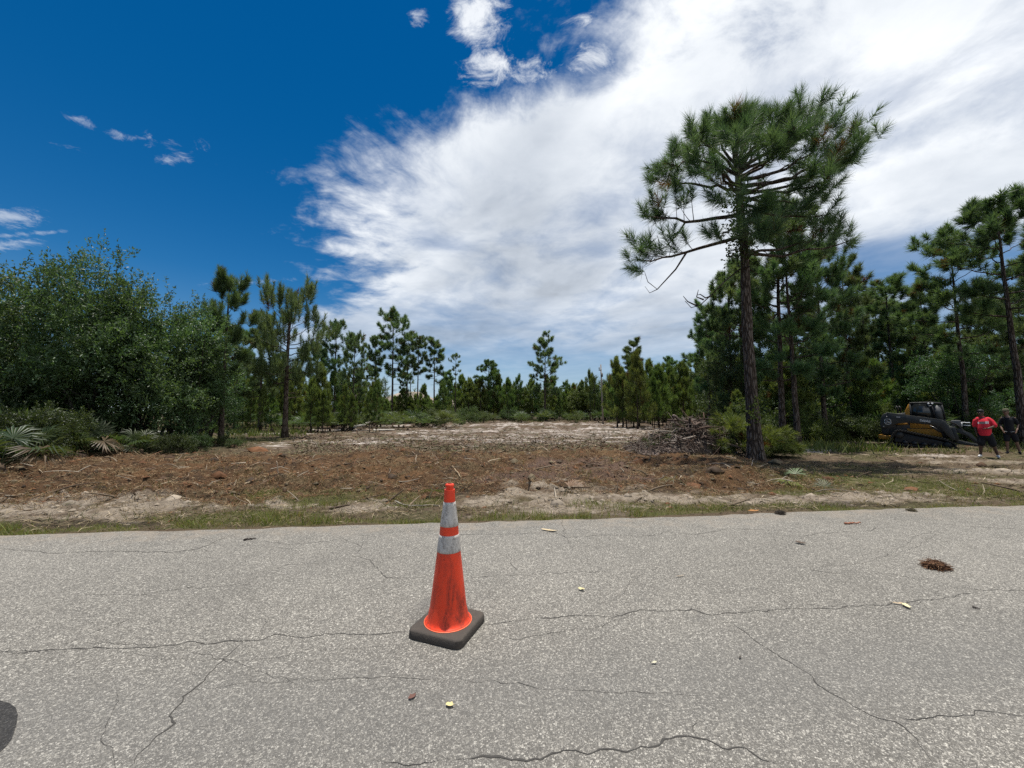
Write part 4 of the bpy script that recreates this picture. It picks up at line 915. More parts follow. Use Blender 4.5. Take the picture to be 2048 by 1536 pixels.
# ------------------------------------------------------------------ saw palmettos
def frond_mesh(seed, nl=22, R=.48, pet=.55, cols=((.034, .056, .020), (.066, .092, .038)), tilt=.55, fan=4.4):
    r = np.random.default_rng(seed); A = Acc()
    p0, p1 = np.zeros(3), np.array([pet * .62, 0, pet * .75]); A.tube(bez(p0, np.array([pet * .18, 0, pet * .5]), p1, 6), np.linspace(.011, .006, 6), 4, (.07, .085, .035), cap=False)
    ax = unit(np.array([math.cos(tilt), 0, math.sin(tilt)])); sd = np.array([0, 1.0, 0]); up = np.cross(ax, sd)
    for k in range(nl):
        a = (k / (nl - 1) - .5) * fan; l = R * (1 - .25 * abs(a) / (fan / 2)) * r.uniform(.88, 1.08)
        d = ax * math.cos(a) + sd * math.sin(a); n = np.cross(d, up); w = .017
        m_ = p1 + d * l * .55 + up * .03 * r.normal(); t = p1 + d * l + np.array([0, 0, -.10 * r.random() - .03]) * (l / .45)
        f = up * w * .5
        c = np.array(cols[0]) + (np.array(cols[1]) - np.array(cols[0])) * r.random()
        A.add([p1, m_ + n * w + f, t, m_ - n * w + f, m_], tri=[(0, 4, 1), (1, 4, 2), (0, 3, 4), (3, 2, 4)], col=c)
    return A.mesh('frond', M['leaf'], color=True)
FR = [frond_mesh(1), frond_mesh(2, tilt=.2), frond_mesh(3, tilt=.9, R=.42)]
FD = frond_mesh(4, cols=((.09, .062, .036), (.16, .115, .068)), tilt=-.3)
def palmetto(px, Y, s, lab, n=10, seed=0, group=None, z=None):
    r = np.random.default_rng(seed); b = on_ground(px, Y)
    t = thing('saw_palmetto', lab, 'palmetto', b, r.random() * 6.28, group, s)
    st = Acc(); st.tube([(0, 0, -.1), (.03, 0, .12), (.05, .02, .22)], [.09, .08, .05], 7, (.09, .065, .045)); st.obj('stem', M['wood_tint'], t, color=True)
    for k in range(n):
        dead = r.random() < .12
        o = meshobj('frond', FD if dead else FR[r.integers(3)], t); o.location = (.04, .01, .12); o.rotation_euler = (r.normal(0, .2), (r.uniform(.25, .9) if dead else r.uniform(-.55, .45)), k * 2.399 + r.normal(0, .3)); q = r.uniform(.8, 1.2); o.scale = (q, q, q)
G = 'saw palmettos along the left thicket'
for i, (px, Y, s, lab) in enumerate([(6, 8.7, 1.15, 'large saw palmetto at the left border, nearest to the road'), (66, 10.0, 1.05, 'saw palmetto with pale fronds just behind the nearest one'), (-30, 9.8, 1.5, 'tall saw palmetto at the very left border under the oak'), (112, 11.4, 1.0, 'small saw palmetto where the raked straw meets the thicket'),
                                     (36, 11.6, 1.9, 'saw palmetto in the dark behind the pale-fronded one'), (165, 12.4, 1.25, 'saw palmetto with a drooping frond left of the low dark oak limbs'), (215, 13.2, 1.1, 'low saw palmetto under the middle of the oaks'), (285, 13.6, 1.0, 'low saw palmetto at the right end of the oak shade'), (2, 13.0, 2.2, 'saw palmetto deep in the oak shade at the left border'), (100, 13.0, 1.8, 'saw palmetto beneath the tallest oak crown')]):
    palmetto(px, Y, s, lab, 11, 400 + i, G)
rng = np.random.default_rng(5)
A1 = Acc()
PMB = []
for k in range(2):
    W, N = Acc(), Acc(); W.tube([(0, 0, -.1), (.03, 0, .2)], [.09, .06], 6, (.09, .065, .045))
    vs = np.array([v.co[:] for v in FR[0].vertices]); qs = np.array([list(p_.vertices) for p_ in FR[0].polygons if len(p_.vertices) == 3])
    cs = np.zeros(len(vs) * 4, np.float32); FR[0].attributes['tint'].data.foreach_get('color', cs); cs = cs.reshape(-1, 4)[:, :3]
    for j in range(13):
        a = j * 2.399; t = rng.uniform(-.5, .45); Rm = np.array(Matrix.Rotation(a, 3, 'Z') @ Matrix.Rotation(t, 3, 'Y')); N.add((vs * 1.15) @ Rm.T + [0, 0, .15], tri=qs, col=cs * 1.25)
    PMB.append((W.mesh('stem', M['wood_tint'], color=True), N.mesh('crown', M['leaf'], color=True)))
def far_palm(n, seed, px0, px1, Y0, Y1, lab, grp):
    r = np.random.default_rng(seed)
    for i in range(n):
        px = px0 + (px1 - px0) * (i + r.random()) / n; b = on_ground(px, r.uniform(Y0, Y1)); plant_tree('saw_palmetto', PMB[r.integers(2)], b, r.uniform(1.0, 1.7), lab + ', ' + next(t for x, t in PLACES if px < x), 'palmetto', grp, parts=('stem', 'crown'))
far_palm(44, 1, 430, 900, 30, 46, 'bright green saw palmetto under the pines', 'palmettos left of the clearing')
far_palm(16, 2, 880, 1200, 52, 64, 'small far saw palmetto', 'palmettos of the far treeline')
far_palm(22, 3, 1470, 2070, 19.5, 27, 'shaded saw palmetto', 'palmettos of the right wood')
# loose fronds on the ground
def loose_frond(px, py, lab, rz, s, cols, tilt, ry=0.0, h=.03):
    p = gpt(px, py); me = frond_mesh(int(px), cols=cols, tilt=tilt, nl=16, fan=2.2 if 'bundle' in lab else 3.2, pet=.25)
    o = meshobj('palmetto_frond', me); p[2] = float(full_z(p[0], p[1])) + h; o.location = p; o.rotation_euler = (0, ry, rz); o.scale = (s, s, s); tag(o, lab, 'palm frond')
loose_frond(1128, 992, 'bundle of dry reddish palmetto leaves on the bare sand behind the cone', .6, .8, ((.26, .15, .11), (.40, .25, .19)), .45, 0, .0)
loose_frond(1470, 915, 'grey-green palmetto frond standing at the left foot of the tallest pine', 2.2, 1.25, ((.10, .13, .08), (.18, .21, .14)), .9)
loose_frond(1560, 972, 'cut grey-green palmetto frond lying flat in the grass right of the tallest pine', .3, .9, ((.13, .16, .11), (.19, .22, .15)), .05, .5)
loose_frond(1592, 964, 'bright tip of a cut palmetto frond sticking up from the grass', .9, .6, ((.14, .19, .09), (.20, .26, .13)), .7)
loose_frond(1370, 975, 'withered palmetto frond on the straw left of the tallest pine', 2.6, .9, ((.09, .085, .04), (.15, .13, .07)), .3, .4)
loose_frond(858, 1000, 'dark bunch of cut green leaves on the verge left of the cone top', 1.4, .8, ((.035, .05, .02), (.06, .08, .03)), .1, .3)
loose_frond(1650, 986, 'small olive weed bunch beside the sandy verge', 1.0, .5, ((.06, .075, .03), (.12, .13, .06)), .8)

# ------------------------------------------------------------------ traffic cone
def cone():
    C0 = road_pt(896, 1257)
    t = thing('traffic_cone', 'orange traffic cone with two dirty white bands on a black rubber base', 'traffic cone', (C0[0], C0[1], 0), 0)
    m, g, b = mat('cone_orange', (.80, .055, .016), 0.42, 0.4)
    p = g.new('ShaderNodeTexCoord').outputs['Object']; mp = g.new('ShaderNodeMapping'); mp.inputs['Scale'].default_value = (1, 1, .22); g.put(mp.inputs[0], p)
    n1 = g.noise(mp.outputs[0], 16, 7, 0.7, 0.8); n2 = g.noise(p, 70, 4, 0.7); z = g.sep(p)[2]
    dirt = g.mul(g.sm(g.add(g.mul(n1, .75), g.mul(n2, .25)), 0.43, 0.66), g.sm(z, .62, .10, .40, 0.95))
    col = g.mix(g.sm(n2, .4, .7, 0, .35), (.80, .055, .016), (.88, .085, .026))
    g.put(b.inputs['Base Color'], g.mix(dirt, col, (.20, .030, .016))); g.put(b.inputs['Roughness'], g.lin(dirt, 0, 1, .36, .8))
    sc_ = g.sm(g.noise(p, 34, 3, .6, 2.0), .66, .70); g.put(b.inputs['Base Color'], g.mix(g.mul(sc_, .75), b.inputs['Base Color'].links[0].from_socket, (.05, .02, .015)))
    bump(g, b, n2, .12, .004); MO = m
    m, g, b = mat('cone_white_band', (.62, .60, .585), 0.45, 0.4)
    p = g.new('ShaderNodeTexCoord').outputs['Object']; mp = g.new('ShaderNodeMapping'); mp.inputs['Scale'].default_value = (1, 1, .18); g.put(mp.inputs[0], p)
    n1 = g.noise(mp.outputs[0], 42, 6, 0.7, 0.8); n2 = g.noise(p, 46, 6, 0.75)
    v = g.m('ABSOLUTE', g.sub(g.noise(mp.outputs[0], 26, 2, .5, .4), .5))
    d = g.m('MAXIMUM', g.sm(v, .012, .0, 0, .85), g.mul(g.sm(g.add(g.mul(n1, .5), g.mul(n2, .5)), .44, .66), .75))
    g.put(b.inputs['Base Color'], g.mix(d, (.52, .485, .45), (.13, .105, .09))); MW = m
    MB = worn('black_rubber', (.062, .053, .046), .85, .25, .5, 22, (.12, .10, .08), bmp=.3)
    rz = math.atan2(-.0922, .2697)
    def fr(zs): return np.interp(zs, [.06, .486, .59, .644, .794, .90], [.126, .0745, .0625, .0575, .0375, .027])
    A = Acc()
    n = 12; rc = .045; s = .182; pts = []
    for cx, cy, a0 in ((1, 1, 0), (-1, 1, 90), (-1, -1, 180), (1, -1, 270)):
        for k in range(6):
            a = math.radians(a0 + 90 * k / 5); pts.append((cx * (s - rc) + rc * math.cos(a), cy * (s - rc) + rc * math.sin(a)))
    k = len(pts); V = []; lay = [(.0, .0), (.005, .004), (.044, .002), (.050, -.003), (.053, -.010)]
    for zz, off in lay:
        for x, y in pts:
            f = (s + off) / s; V.append((x * f, y * f, zz))
    Q = [[a * k + i, a * k + (i + 1) % k, (a + 1) * k + (i + 1) % k, (a + 1) * k + i] for a in range(len(lay) - 1) for i in range(k)]
    A.add(V, quad=Q, poly=[list(range(k))[::-1], [(len(lay) - 1) * k + i for i in range(k)]])
    o = A.obj('base', MB, t, bevel=.003); o.rotation_euler = (0, 0, -.36)
    prof = [(.146, .053), (.148, .056), (.146, .060), (.140, .063), (.133, .070), (.127, .084), (.122, .12)]
    zs = np.linspace(.14, .794, 24); prof += [(float(fr(q)), float(q)) for q in zs]
    prof += [(.0372, .80), (.0345, .868), (.0335, .873), (.0255, .874), (.0250, .882), (.0262, .889), (.0285, .891), (.0285, .903), (.0255, .907), (.014, .908), (.012, .86), (.012, .80)]
    A = Acc(); A.lathe(prof, 56); o = A.obj('body', MO, t, smooth=True)
    e = o.modifiers.new('edges', 'EDGE_SPLIT'); e.split_angle = math.radians(38)
    A = Acc(); A.lathe([(.1480, .0575), (.1510, .056), (.1520, .0535), (.1480, .0532)], 56); A.obj('rim', worn('cone_rim', (.85, .16, .07), .5, .4, .3, 40, (.3, .1, .06)), t, smooth=True)
    for z0, z1 in ((.486, .590), (.644, .794)):
        A = Acc(); q = np.linspace(z0, z1, 8); rr = [float(fr(v)) for v in q]
        A.lathe([(rr[0] + .0003, z0 - .0005)] + [(r_ + .0022, v) for r_, v in zip(rr, q)] + [(rr[-1] + .0003, z1 + .0005)], 56); A.obj('reflective_band', MW, t, smooth=True)
cone()

# ------------------------------------------------------------------ brush heap and cut pine top
def heap():
    Y0 = 14.7; cL, cR = on_ground(1255, Y0), on_ground(1440, Y0); c = (cL + cR) / 2; c[2] = float(gz(c[0], c[1])) - .05
    t = thing('brush_heap', 'tall brown heap of uprooted roots and branches left of the cut pine top', 'brush pile', c)
    rng = np.random.default_rng(8); hw = (cR[0] - cL[0]) / 2 * 1.02
    def top(x, y):
        u = x / hw; h = np.where(u < -.2, .50 * sstep(u, -1.1, -.1), 0) + np.where(u >= -.2, .5, 0) * 1.0
        h = .28 + .42 * sstep(u, -.95, -.25) + .72 * np.exp(-((u - .32) / .42) ** 2); e = 1 - (np.abs(u) / 1.08) ** 4 - (y / 1.5) ** 2
        return h * np.sqrt(np.clip(e, 0, 1)) * .88
    xs = np.linspace(-hw * 1.1, hw * 1.1, 90); yy = np.linspace(-1.55, 1.55, 60); X, Y = np.meshgrid(xs, yy, indexing='ij')
    Z = top(X, Y) * (.82 + .35 * fbm(X * 2.6, Y * 2.6, 5, 4, .6)) + (fbm(X * 8, Y * 8, 6, 3) - .5) * .12 - .04
    i = np.arange(89)[:, None] * 60 + np.arange(59); col = lerp(np.ones(X.shape + (3,)) * [.105, .078, .064], [.050, .038, .030], sstep(fbm(X * 6, Y * 6, 7, 3), .4, .6)); col = lerp(col, [.16, .125, .105], sstep(-X / hw, .1, .7) * .8)
    A = Acc(); A.add(np.stack([X, Y, Z], -1).reshape(-1, 3), quad=np.stack([i, i + 60, i + 61, i + 1], -1).reshape(-1, 4), col=col.reshape(-1, 3)); A.obj('earth_core', M['litter'], t, color=True, fix=False)
    pal = np.array([(.11, .080, .064), (.16, .125, .105), (.06, .043, .035), (.24, .205, .17), (.09, .058, .042)])
    A = Acc()
    for k in range(1500):
        x = rng.uniform(-hw, hw); y = -1.5 + 2.6 * rng.random() ** 1.3; z = float(top(x, y)) + rng.uniform(-.03, .10)
        if z < .05 and rng.random() < .6: continue
        a = rng.random() * 6.28; p = rng.normal(0, .45); l = rng.uniform(.12, .55); d = np.array([math.cos(a) * math.cos(p), math.sin(a) * math.cos(p), math.sin(p)]) * l
        q = np.array([x, y, z]); A.tube(bez(q - d * .5, q + rng.normal(0, .10 * l, 3) * 1.5, q + d * .5, 4), np.array([1, .9, .75, .35]) * rng.uniform(.006, .016), 4, pal[rng.integers(5)] * rng.uniform(.7, 1.3), cap=False)
    o = A.obj('twig', M['wood_tint'], t, color=True, fix=False); o['kind'] = 'stuff'
    for k in range(46):
        x = rng.uniform(-.5 * hw, .95 * hw); y = rng.uniform(-1.4, .4); z = float(top(x, y)) + .04; a = rng.random() * 3.14; l = rng.uniform(.6, 1.5); p = rng.normal(.05, .3)
        d = np.array([math.cos(a) * math.cos(p), math.sin(a) * math.cos(p) * .6, math.sin(p)]) * l; q = np.array([x, y, z])
        A = Acc(); R = rng.uniform(.018, .05); cc = pal[rng.integers(5)] * rng.uniform(.8, 1.4); P = bez(q - d * .5, q + rng.normal(0, .16 * l, 3), q + d * .5, 8); A.tube(P, np.linspace(R, R * .45, 8), 6, cc)
        for j in range(3):
            b0 = P[rng.integers(2, 7)]; A.tube([b0, b0 + rng.normal(0, .16, 3), b0 + rng.normal(0, .25, 3)], [R * .5, R * .3, .004], 4, cc, cap=False)
        A.obj('branch', M['wood_tint'], t, color=True)
    A = Acc(); P = np.array([(-.45 * hw + rng.normal(0, .3), rng.uniform(-.9, .4), 0) for _ in range(70)] + [(rng.uniform(-.1, .9) * hw, rng.uniform(-.5, .6), 0) for _ in range(40)]); P[:, 2] = top(P[:, 0], P[:, 1]) + .05
    needles(A, P, rng.normal(0, 1, (110, 3)) + [0, 0, .8], rng, 16, .22, .012, cols=((.05, .08, .025), (.10, .125, .04)), dead=.1)
    o = A.obj('green_sprig', M['needle'], t, color=True, fix=False); o['kind'] = 'stuff'
heap()

def pine_top():
    Y0 = 13.7; c = on_ground(1502, Y0); rng = np.random.default_rng(9)
    t = thing('cut_pine_top', 'fresh green cut pine top heaped behind the trunk of the tallest pine', 'cut branches', c)
    W, N = Acc(), Acc(); tips, dirs = [], []
    def X(px): return (on_ground(px, Y0) - c)[0]
    lobes = [(X(1458), 0, 1.52, .95), (X(1500), .5, 1.55, 1.0), (X(1538), -.1, 1.18, .80), (X(1560), -.1, .60, .50), (X(1430), .0, .70, .6), (X(1500), -.5, 1.0, .8)]
    for lx, ly, lz, lr in lobes:
        W.tube([(lx * .3, ly * .3, .05), (lx * .8, ly * .8, lz * .45), (lx, ly, lz * .8)], [.05, .035, .012], 5, (.5, .5, .5), cap=False)
        for k in range(58):
            u = rng.normal(0, 1, 3); u[2] = abs(u[2]) * .9 - .05; u = unit(u); p = np.array([lx, ly, lz * .30]) + u * [lr, lr * .9, lz * .66] * rng.uniform(.55, 1.0) ** .5; p[2] = max(p[2], .1)
            tips.append(p); dirs.append(unit(u * [1, 1, .6] + [0, 0, -.12]))
            if k % 3 == 0: W.tube([(lx * .7, ly * .7, lz * .5), (p + np.array([lx, ly, lz * .7])) / 2 + [0, 0, .1], p], [.015, .010, .005], 4, (.5, .5, .5), cap=False)
    needles(N, np.array(tips), np.array(dirs), rng, 120, .25, .013, axis=.34, cols=((.085, .135, .034), (.145, .195, .052)), droop=.25, dead=.03)
    W.obj('branch', M['bark'], t, color=True, smooth=True, fix=False); N.obj('foliage', M['needle'], t, color=True, fix=False)
pine_top()

def stick(name, pts, rad, col, lab, cat='stick', n=6):
    P = np.array(pts); c = P.mean(0); c[2] = P[:, 2].min(); A = Acc(); t = np.linspace(0, 1, len(P)); k = 4 * len(P)
    Pi = np.stack([np.interp(np.linspace(0, 1, k), t, P[:, i]) for i in range(3)], -1) - c
    Pi[1:-1] += np.random.default_rng(len(lab)).normal(0, rad * .35, (k - 2, 3))
    A.tube(Pi, np.interp(np.linspace(0, 1, k), [0, 1], [rad, rad * .5]), n, col); o = A.obj(name, M['wood_tint'], color=True, smooth=True); o.location = c; return tag(o, lab, cat)
def gs(px, py, up=.02):
    p = gpt(px, py); p[2] = float(full_z(p[0], p[1])) + up; return p
PALE = (.48, .44, .38)
p0 = gs(556, 950); stick('stick', [p0 + [.0, .05, -.05], p0 + [-.05, 0, .36]], .016, (.42, .33, .24), 'pale splintered stick standing upright in the raked straw')
stick('stick', [gs(540, 944, .05), gs(560, 943, .09), gs(578, 942, .04)], .012, (.40, .33, .25), 'pale stick lying across the upright splinter in the straw')
stick('stick', [gs(1410, 930, .03), gs(1432, 936, .08), gs(1462, 940, .04), gs(1490, 946, .03)], .018, (.26, .21, .165), 'long curved grey root lying left of the tallest pine')
stick('stick', [gs(1478, 943, .02), gs(1500, 938, .05), gs(1507, 930, .12)], .014, (.34, .29, .24), 'forked pale root at the foot of the tallest pine')
stick('stick', [gs(1355, 930, .02), gs(1400, 938, .05)], .010, (.24, .19, .14), 'thin brown stick on the straw left of the curved root')
stick('stick', [gs(1415, 975, .02), gs(1490, 977, .03)], .012, (.22, .17, .12), 'long straight stick lying along the verge below the tallest pine')
stick('stick', [gs(1575, 884, .25), gs(1606, 858, .1)], .02, (.42, .40, .36), 'pale bare branch leaning out of the cut pine top', 'branch')
stick('stick', [gs(912, 967, .02), gs(930, 972, .03)], .013, (.62, .50, .34), 'short bright wood splinter in the straw above the cone')
stick('stick', [gs(1003, 895, .04), gs(1015, 896, .04)], .03, (.60, .46, .26), 'yellowish wood chip on top of the raked belt')
stick('stick', [gs(790, 1004, .03), gs(815, 1013, .03), gs(880, 1012, .02)], .014, (.27, .24, .20), 'grey bent stick in the grass left of the cone top')
stick('stick', [gs(905, 940, .02), gs(922, 956, .03)], .022, (.33, .25, .16), 'stubby wood piece in the straw right of the cone top')
stick('fallen_log', [on_ground(708, 33) + [0, 0, .15], on_ground(735, 34) + [0, 0, .55], on_ground(757, 35) + [0, 0, .85]], .13, PALE, 'whitish fallen trunk propped up on its roots left of the sand', 'log', 9)
R_ = on_ground(760, 35); A = Acc(); rg = np.random.default_rng(3)
for k in range(16):
    d = unit(rg.normal(0, 1, 3)) * [.8, .6, .9]; A.tube([(0, 0, .7), np.array([0, 0, .7]) + d * .5 + rg.normal(0, .1, 3), np.array([0, 0, .7]) + d], [.07, .04, .01], 5, (.07, .055, .042), cap=False)
o = A.obj('root_plate', M['wood_tint'], color=True); o.location = R_; tag(o, 'dark torn-up root plate at the upper end of the whitish fallen trunk', 'tree roots')
stick('fallen_log', [on_ground(748, 31) + [0, 0, .08], on_ground(790, 31) + [0, 0, .1]], .12, (.50, .46, .40), 'pale log lying flat on the sand right of the leaning stems', 'log', 9)
stick('fallen_log', [on_ground(268, 26) + [0, 0, .1], on_ground(392, 27) + [0, 0, .2]], .16, (.62, .60, .56), 'white bare log glimpsed under the oak crowns', 'log', 9)
for px, e, lab in ((684, 712, 'dark stem leaning right beside the whitish fallen trunk'), (702, 706, 'upright dark stem next to the leaning one')):
    a = on_ground(px, 31); b_ = at(e, 790, 31); stick('leaning_stem', [a - [0, 0, .1], (a + b_) / 2 + [.05, 0, 0], b_], .13, (.075, .062, .05), lab, 'tree trunk', 8)

# ------------------------------------------------------------------ utility pole, houses
b0 = on_ground(1206, 50); tp = at(1204, 729, 50); hgt = tp[2] - b0[2]
t = thing('utility_pole', 'weathered grey wooden utility pole standing in the far treeline', 'utility pole', b0)
A = Acc(); A.tube([(0, 0, -.4), (-.1, 0, hgt * .5), (-.18, 0, hgt)], [.12, .10, .08], 12, (.24, .215, .19)); A.obj('pole', M['wood_tint'], t, smooth=True, color=True)
A = Acc(); A.box((-.30, -.1, hgt - .75), (.35, .12, .12), col=(.20, .18, .16)); A.obj('bracket', M['wood_tint'], t, color=True)
A = Acc(); A.lathe([(.02, 0), (.06, .05), (.05, .16), (.08, .2), (.03, .34)], 8, (.30, .28, .26), (-.42, -.1, hgt - .68)); A.obj('insulator', M['wood_tint'], t, color=True)
A = Acc(); A.box((-.10, -.2, hgt - 1.4), (.22, .2, .5), col=(.18, .17, .16)); A.obj('junction_box', M['wood_tint'], t, color=True)
d0 = on_ground(1180, 70); stick('dead_snag', [d0 - [0, 0, .2], d0 + [.2, 0, 5], at(1178, 742, 70)], .16, (.12, .105, .09), 'dark broken snag rising above the trees left of the utility pole', 'dead tree', 7)
MR = worn('roof_tile', (.34, .285, .23), .85, .15, .5, 3, (.22, .18, .145)); MWL = worn('stucco', (.46, .41, .34), .9, .15, .3, 2); MG = mat('window_glass', (.03, .035, .04), .08, .6)[0]
def house(pxl, pxr, Y, ridge, eave, lab):
    a, b_ = on_ground(pxl, Y), on_ground(pxr, Y); c = (a + b_) / 2; w = b_[0] - a[0]; ze = at(pxl, eave, Y)[2] - c[2]; zr = at(pxl, ridge, Y)[2] - c[2]; d = 9.0
    t = thing('house', lab, 'house', c); A = Acc(); A.box((0, d / 2, ze / 2 - .2), (w - 1.0, d - 1.0, ze + .4)); A.obj('wall', MWL, t)
    A = Acc(); h = w / 2; k = min(h * .7, d / 2); A.add([(-h, 0, ze), (h, 0, ze), (h, d, ze), (-h, d, ze), (-h + k, d / 2, zr), (h - k, d / 2, zr), (-h, 0, ze - .25), (h, 0, ze - .25), (h, d, ze - .25), (-h, d, ze - .25)], poly=[(0, 1, 5, 4), (1, 2, 5), (2, 3, 4, 5), (3, 0, 4), (6, 7, 1, 0), (7, 8, 2, 1), (8, 9, 3, 2), (9, 6, 0, 3), (6, 9, 8, 7)]); A.obj('roof', MR, t)
    for x in (-w * .28, w * .05, w * .32):
        A = Acc(); A.box((x, .47, 1.5), (1.3, .08, 1.2)); f = A.obj('window', MWL, t); A = Acc(); A.box((x, .42, 1.5), (1.1, .03, 1.0)); A.obj('pane', MG, f)
house(752, 866, 84, 781, 801, 'tan-roofed house half hidden behind the pines left of centre')
house(882, 1022, 88, 783, 804, 'low tan-roofed house behind the wide-spreading far pine')

# ------------------------------------------------------------------ things lying on the road
def leaf_thing(px, py, l, w, rz, col, lab, curl=.25, name='dry_leaf', cat='leaf', lobes=0):
    p = road_pt(px, py); A = Acc(); n = 7; r = np.random.default_rng(int(px + py)); xs = np.linspace(-.5, .5, n); V = []
    for i, x in enumerate(xs):
        ww = w * math.sqrt(max(0, 1 - (2 * x) ** 2)) * .5 * (1 + (r.normal(0, .25) if lobes else r.normal(0, .08)))
        zc = .006 + curl * l * (x * x) * 1.2
        V += [(x * l, -ww, zc + curl * ww * 1.2), (x * l, 0, zc), (x * l, ww, zc + curl * ww * 1.2 + r.normal(0, .002))]
    Q = [[i * 3 + j, i * 3 + 3 + j, i * 3 + 4 + j, i * 3 + 1 + j] for i in range(n - 1) for j in (0, 1)]
    A.add(V, quad=Q, col=col); A.tube([(l * .48, 0, .012), (l * .62, .004, .008)], [.0016, .001], 4, np.array(col) * .7)
    o = A.obj(name, M['litter'], color=True, smooth=True, fix=False); o.location = (p[0], p[1], .002); o.rotation_euler = (0, 0, rz); return tag(o, lab, cat)
leaf_thing(899, 1413, .040, .026, -.3, (.62, .52, .26), 'pale yellow leaf on the asphalt in front of the cone', .3)
leaf_thing(824, 1396, .044, .026, .9, (.14, .075, .06), 'dark red-brown bark chip on the asphalt left of the yellow leaf', .12, 'bark_chip', 'bark')
leaf_thing(1163, 1181, .055, .030, 2.6, (.60, .53, .30), 'curled pale yellow leaf on the asphalt right of the cone', .5)
leaf_thing(1308, 1328, .036, .012, .2, (.55, .52, .38), 'tiny pale leaf scrap on the asphalt between the cracks', .3)
leaf_thing(1813, 1215, .062, .034, 1.4, (.66, .60, .36), 'pale yellow leaf at the end of a twig below the straw clump', .45)
leaf_thing(1797, 1209, .10, .016, -.25, (.48, .37, .24), 'thin tan leaf sheath beside the pale yellow leaf on the right', .25)
leaf_thing(1098, 1062, .20, .045, -.35, (.50, .40, .25), 'long dry tan leaf on the asphalt above the cone', .18)
leaf_thing(1507, 1024, .18, .10, .2, (.30, .15, .06), 'rusty brown dead leaf at the edge of the asphalt', .3, lobes=1)
leaf_thing(1360, 1154, .085, .014, .3, (.26, .22, .17), 'small grey twig-like leaf in the middle of the road', .2)
leaf_thing(1601, 1088, .10, .05, -.7, (.13, .10, .08), 'dark curled leaf on the road right of the cone', .4)
leaf_thing(1480, 1317, .03, .01, .8, (.07, .06, .05), 'tiny dark crumb beside the diagonal crack', .2)
def rstick(pts, rad, col, lab): return stick('twig', [np.array(road_pt(*q)) + [0, 0, rad + .002] for q in pts], rad, col, lab, 'twig')
rstick([(1690, 1049), (1705, 1048), (1722, 1048)], .012, (.30, .13, .08), 'reddish brown twig near the far edge of the road')
rstick([(487, 1082), (500, 1079), (512, 1079)], .010, (.045, .035, .03), 'short dark twig near the left far edge of the road')
rstick([(1945, 1216), (1960, 1220)], .006, (.06, .05, .045), 'thin dark twig right of the pale yellow leaf')
A = Acc(); r = np.random.default_rng(12)
def straw_clump(px, py, w, h, n, cols, lab, seed, ln=(.05, .16)):
    r = np.random.default_rng(seed); c = road_pt(px, py); c = np.array([c[0], c[1], max(0.0, float(gz(c[0], c[1])) if c[1] > edge_y(c[0]) else 0)]); A = Acc()
    k = 60; V = r.normal(0, 1, (k, 3)); V = unit(V) * [w * .36, w * .26, h * .72]; V[:, 2] = np.abs(V[:, 2]); me_ = bmesh.new(); [me_.verts.new(v) for v in V]; bmesh.ops.convex_hull(me_, input=me_.verts); me_.verts.ensure_lookup_table(); me_.verts.index_update()
    me_.faces.ensure_lookup_table(); used = [v for v in me_.verts if v.link_faces]; ix = {v: i for i, v in enumerate(used)}; A.add([v.co[:] for v in used], tri=[[ix[v] for v in f.verts] for f in me_.faces], col=np.array(cols[0]) * .55); me_.free()
    for i in range(n):
        d = r.normal(0, 1, 3); d[2] = abs(d[2]) * .55; d = unit(d); b = d * [w * .33, w * .25, h * .7] * r.uniform(.5, 1.0); a = r.random() * 6.28; l = r.uniform(*ln)
        e = b + np.array([math.cos(a), math.sin(a), r.normal(.05, .35)]) * l * .5; s_ = b - np.array([math.cos(a), math.sin(a), r.normal(0, .25)]) * l * .5; e[2] = max(e[2], .003); s_[2] = max(s_[2], .003)
        A.tube(bez(s_, b + r.normal(0, .012, 3) + [0, 0, .01], e, 4), [.0022, .0026, .0022, .001], 3, np.array(cols[r.integers(len(cols))]) * r.uniform(.6, 1.3), cap=False)
    o = A.obj('straw_clump', M['litter'], color=True, fix=False); o.location = c; tag(o, lab, 'pine straw')
straw_clump(1872, 1136, .20, .085, 420, [(.17, .085, .045), (.10, .05, .03), (.25, .15, .085), (.06, .035, .025)], 'brown clump of matted pine straw lying on the right side of the road', 13)
straw_clump(1560, 1028, .16, .07, 150, [(.06, .05, .04), (.09, .07, .05)], 'small dark clump of roots at the far edge of the road', 14, (.04, .10))
straw_clump(1822, 1022, .12, .05, 110, [(.07, .06, .04), (.12, .10, .05)], 'little dark tuft on the far edge of the road at the right', 15, (.04, .10))
# cast shadow at the left border, painted as a sheet of darkened asphalt
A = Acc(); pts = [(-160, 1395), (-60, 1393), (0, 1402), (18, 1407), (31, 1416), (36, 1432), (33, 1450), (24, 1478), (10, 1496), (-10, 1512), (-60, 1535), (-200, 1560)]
P = [road_pt(*q) for q in pts]; A.add([(q[0], q[1], .003) for q in P], poly=[list(range(len(P)))[::-1]]); mt = rm.copy(); mt.name = 'shadow_asphalt'; g = NG(mt.node_tree); pb = g.n['Principled BSDF']; src = pb.inputs['Base Color'].links[0].from_socket
g.put(pb.inputs['Base Color'], g.mix(1.0, src, (.20, .20, .21), 'MULTIPLY')); A.obj('painted_shadow', mt, road, fix=False)

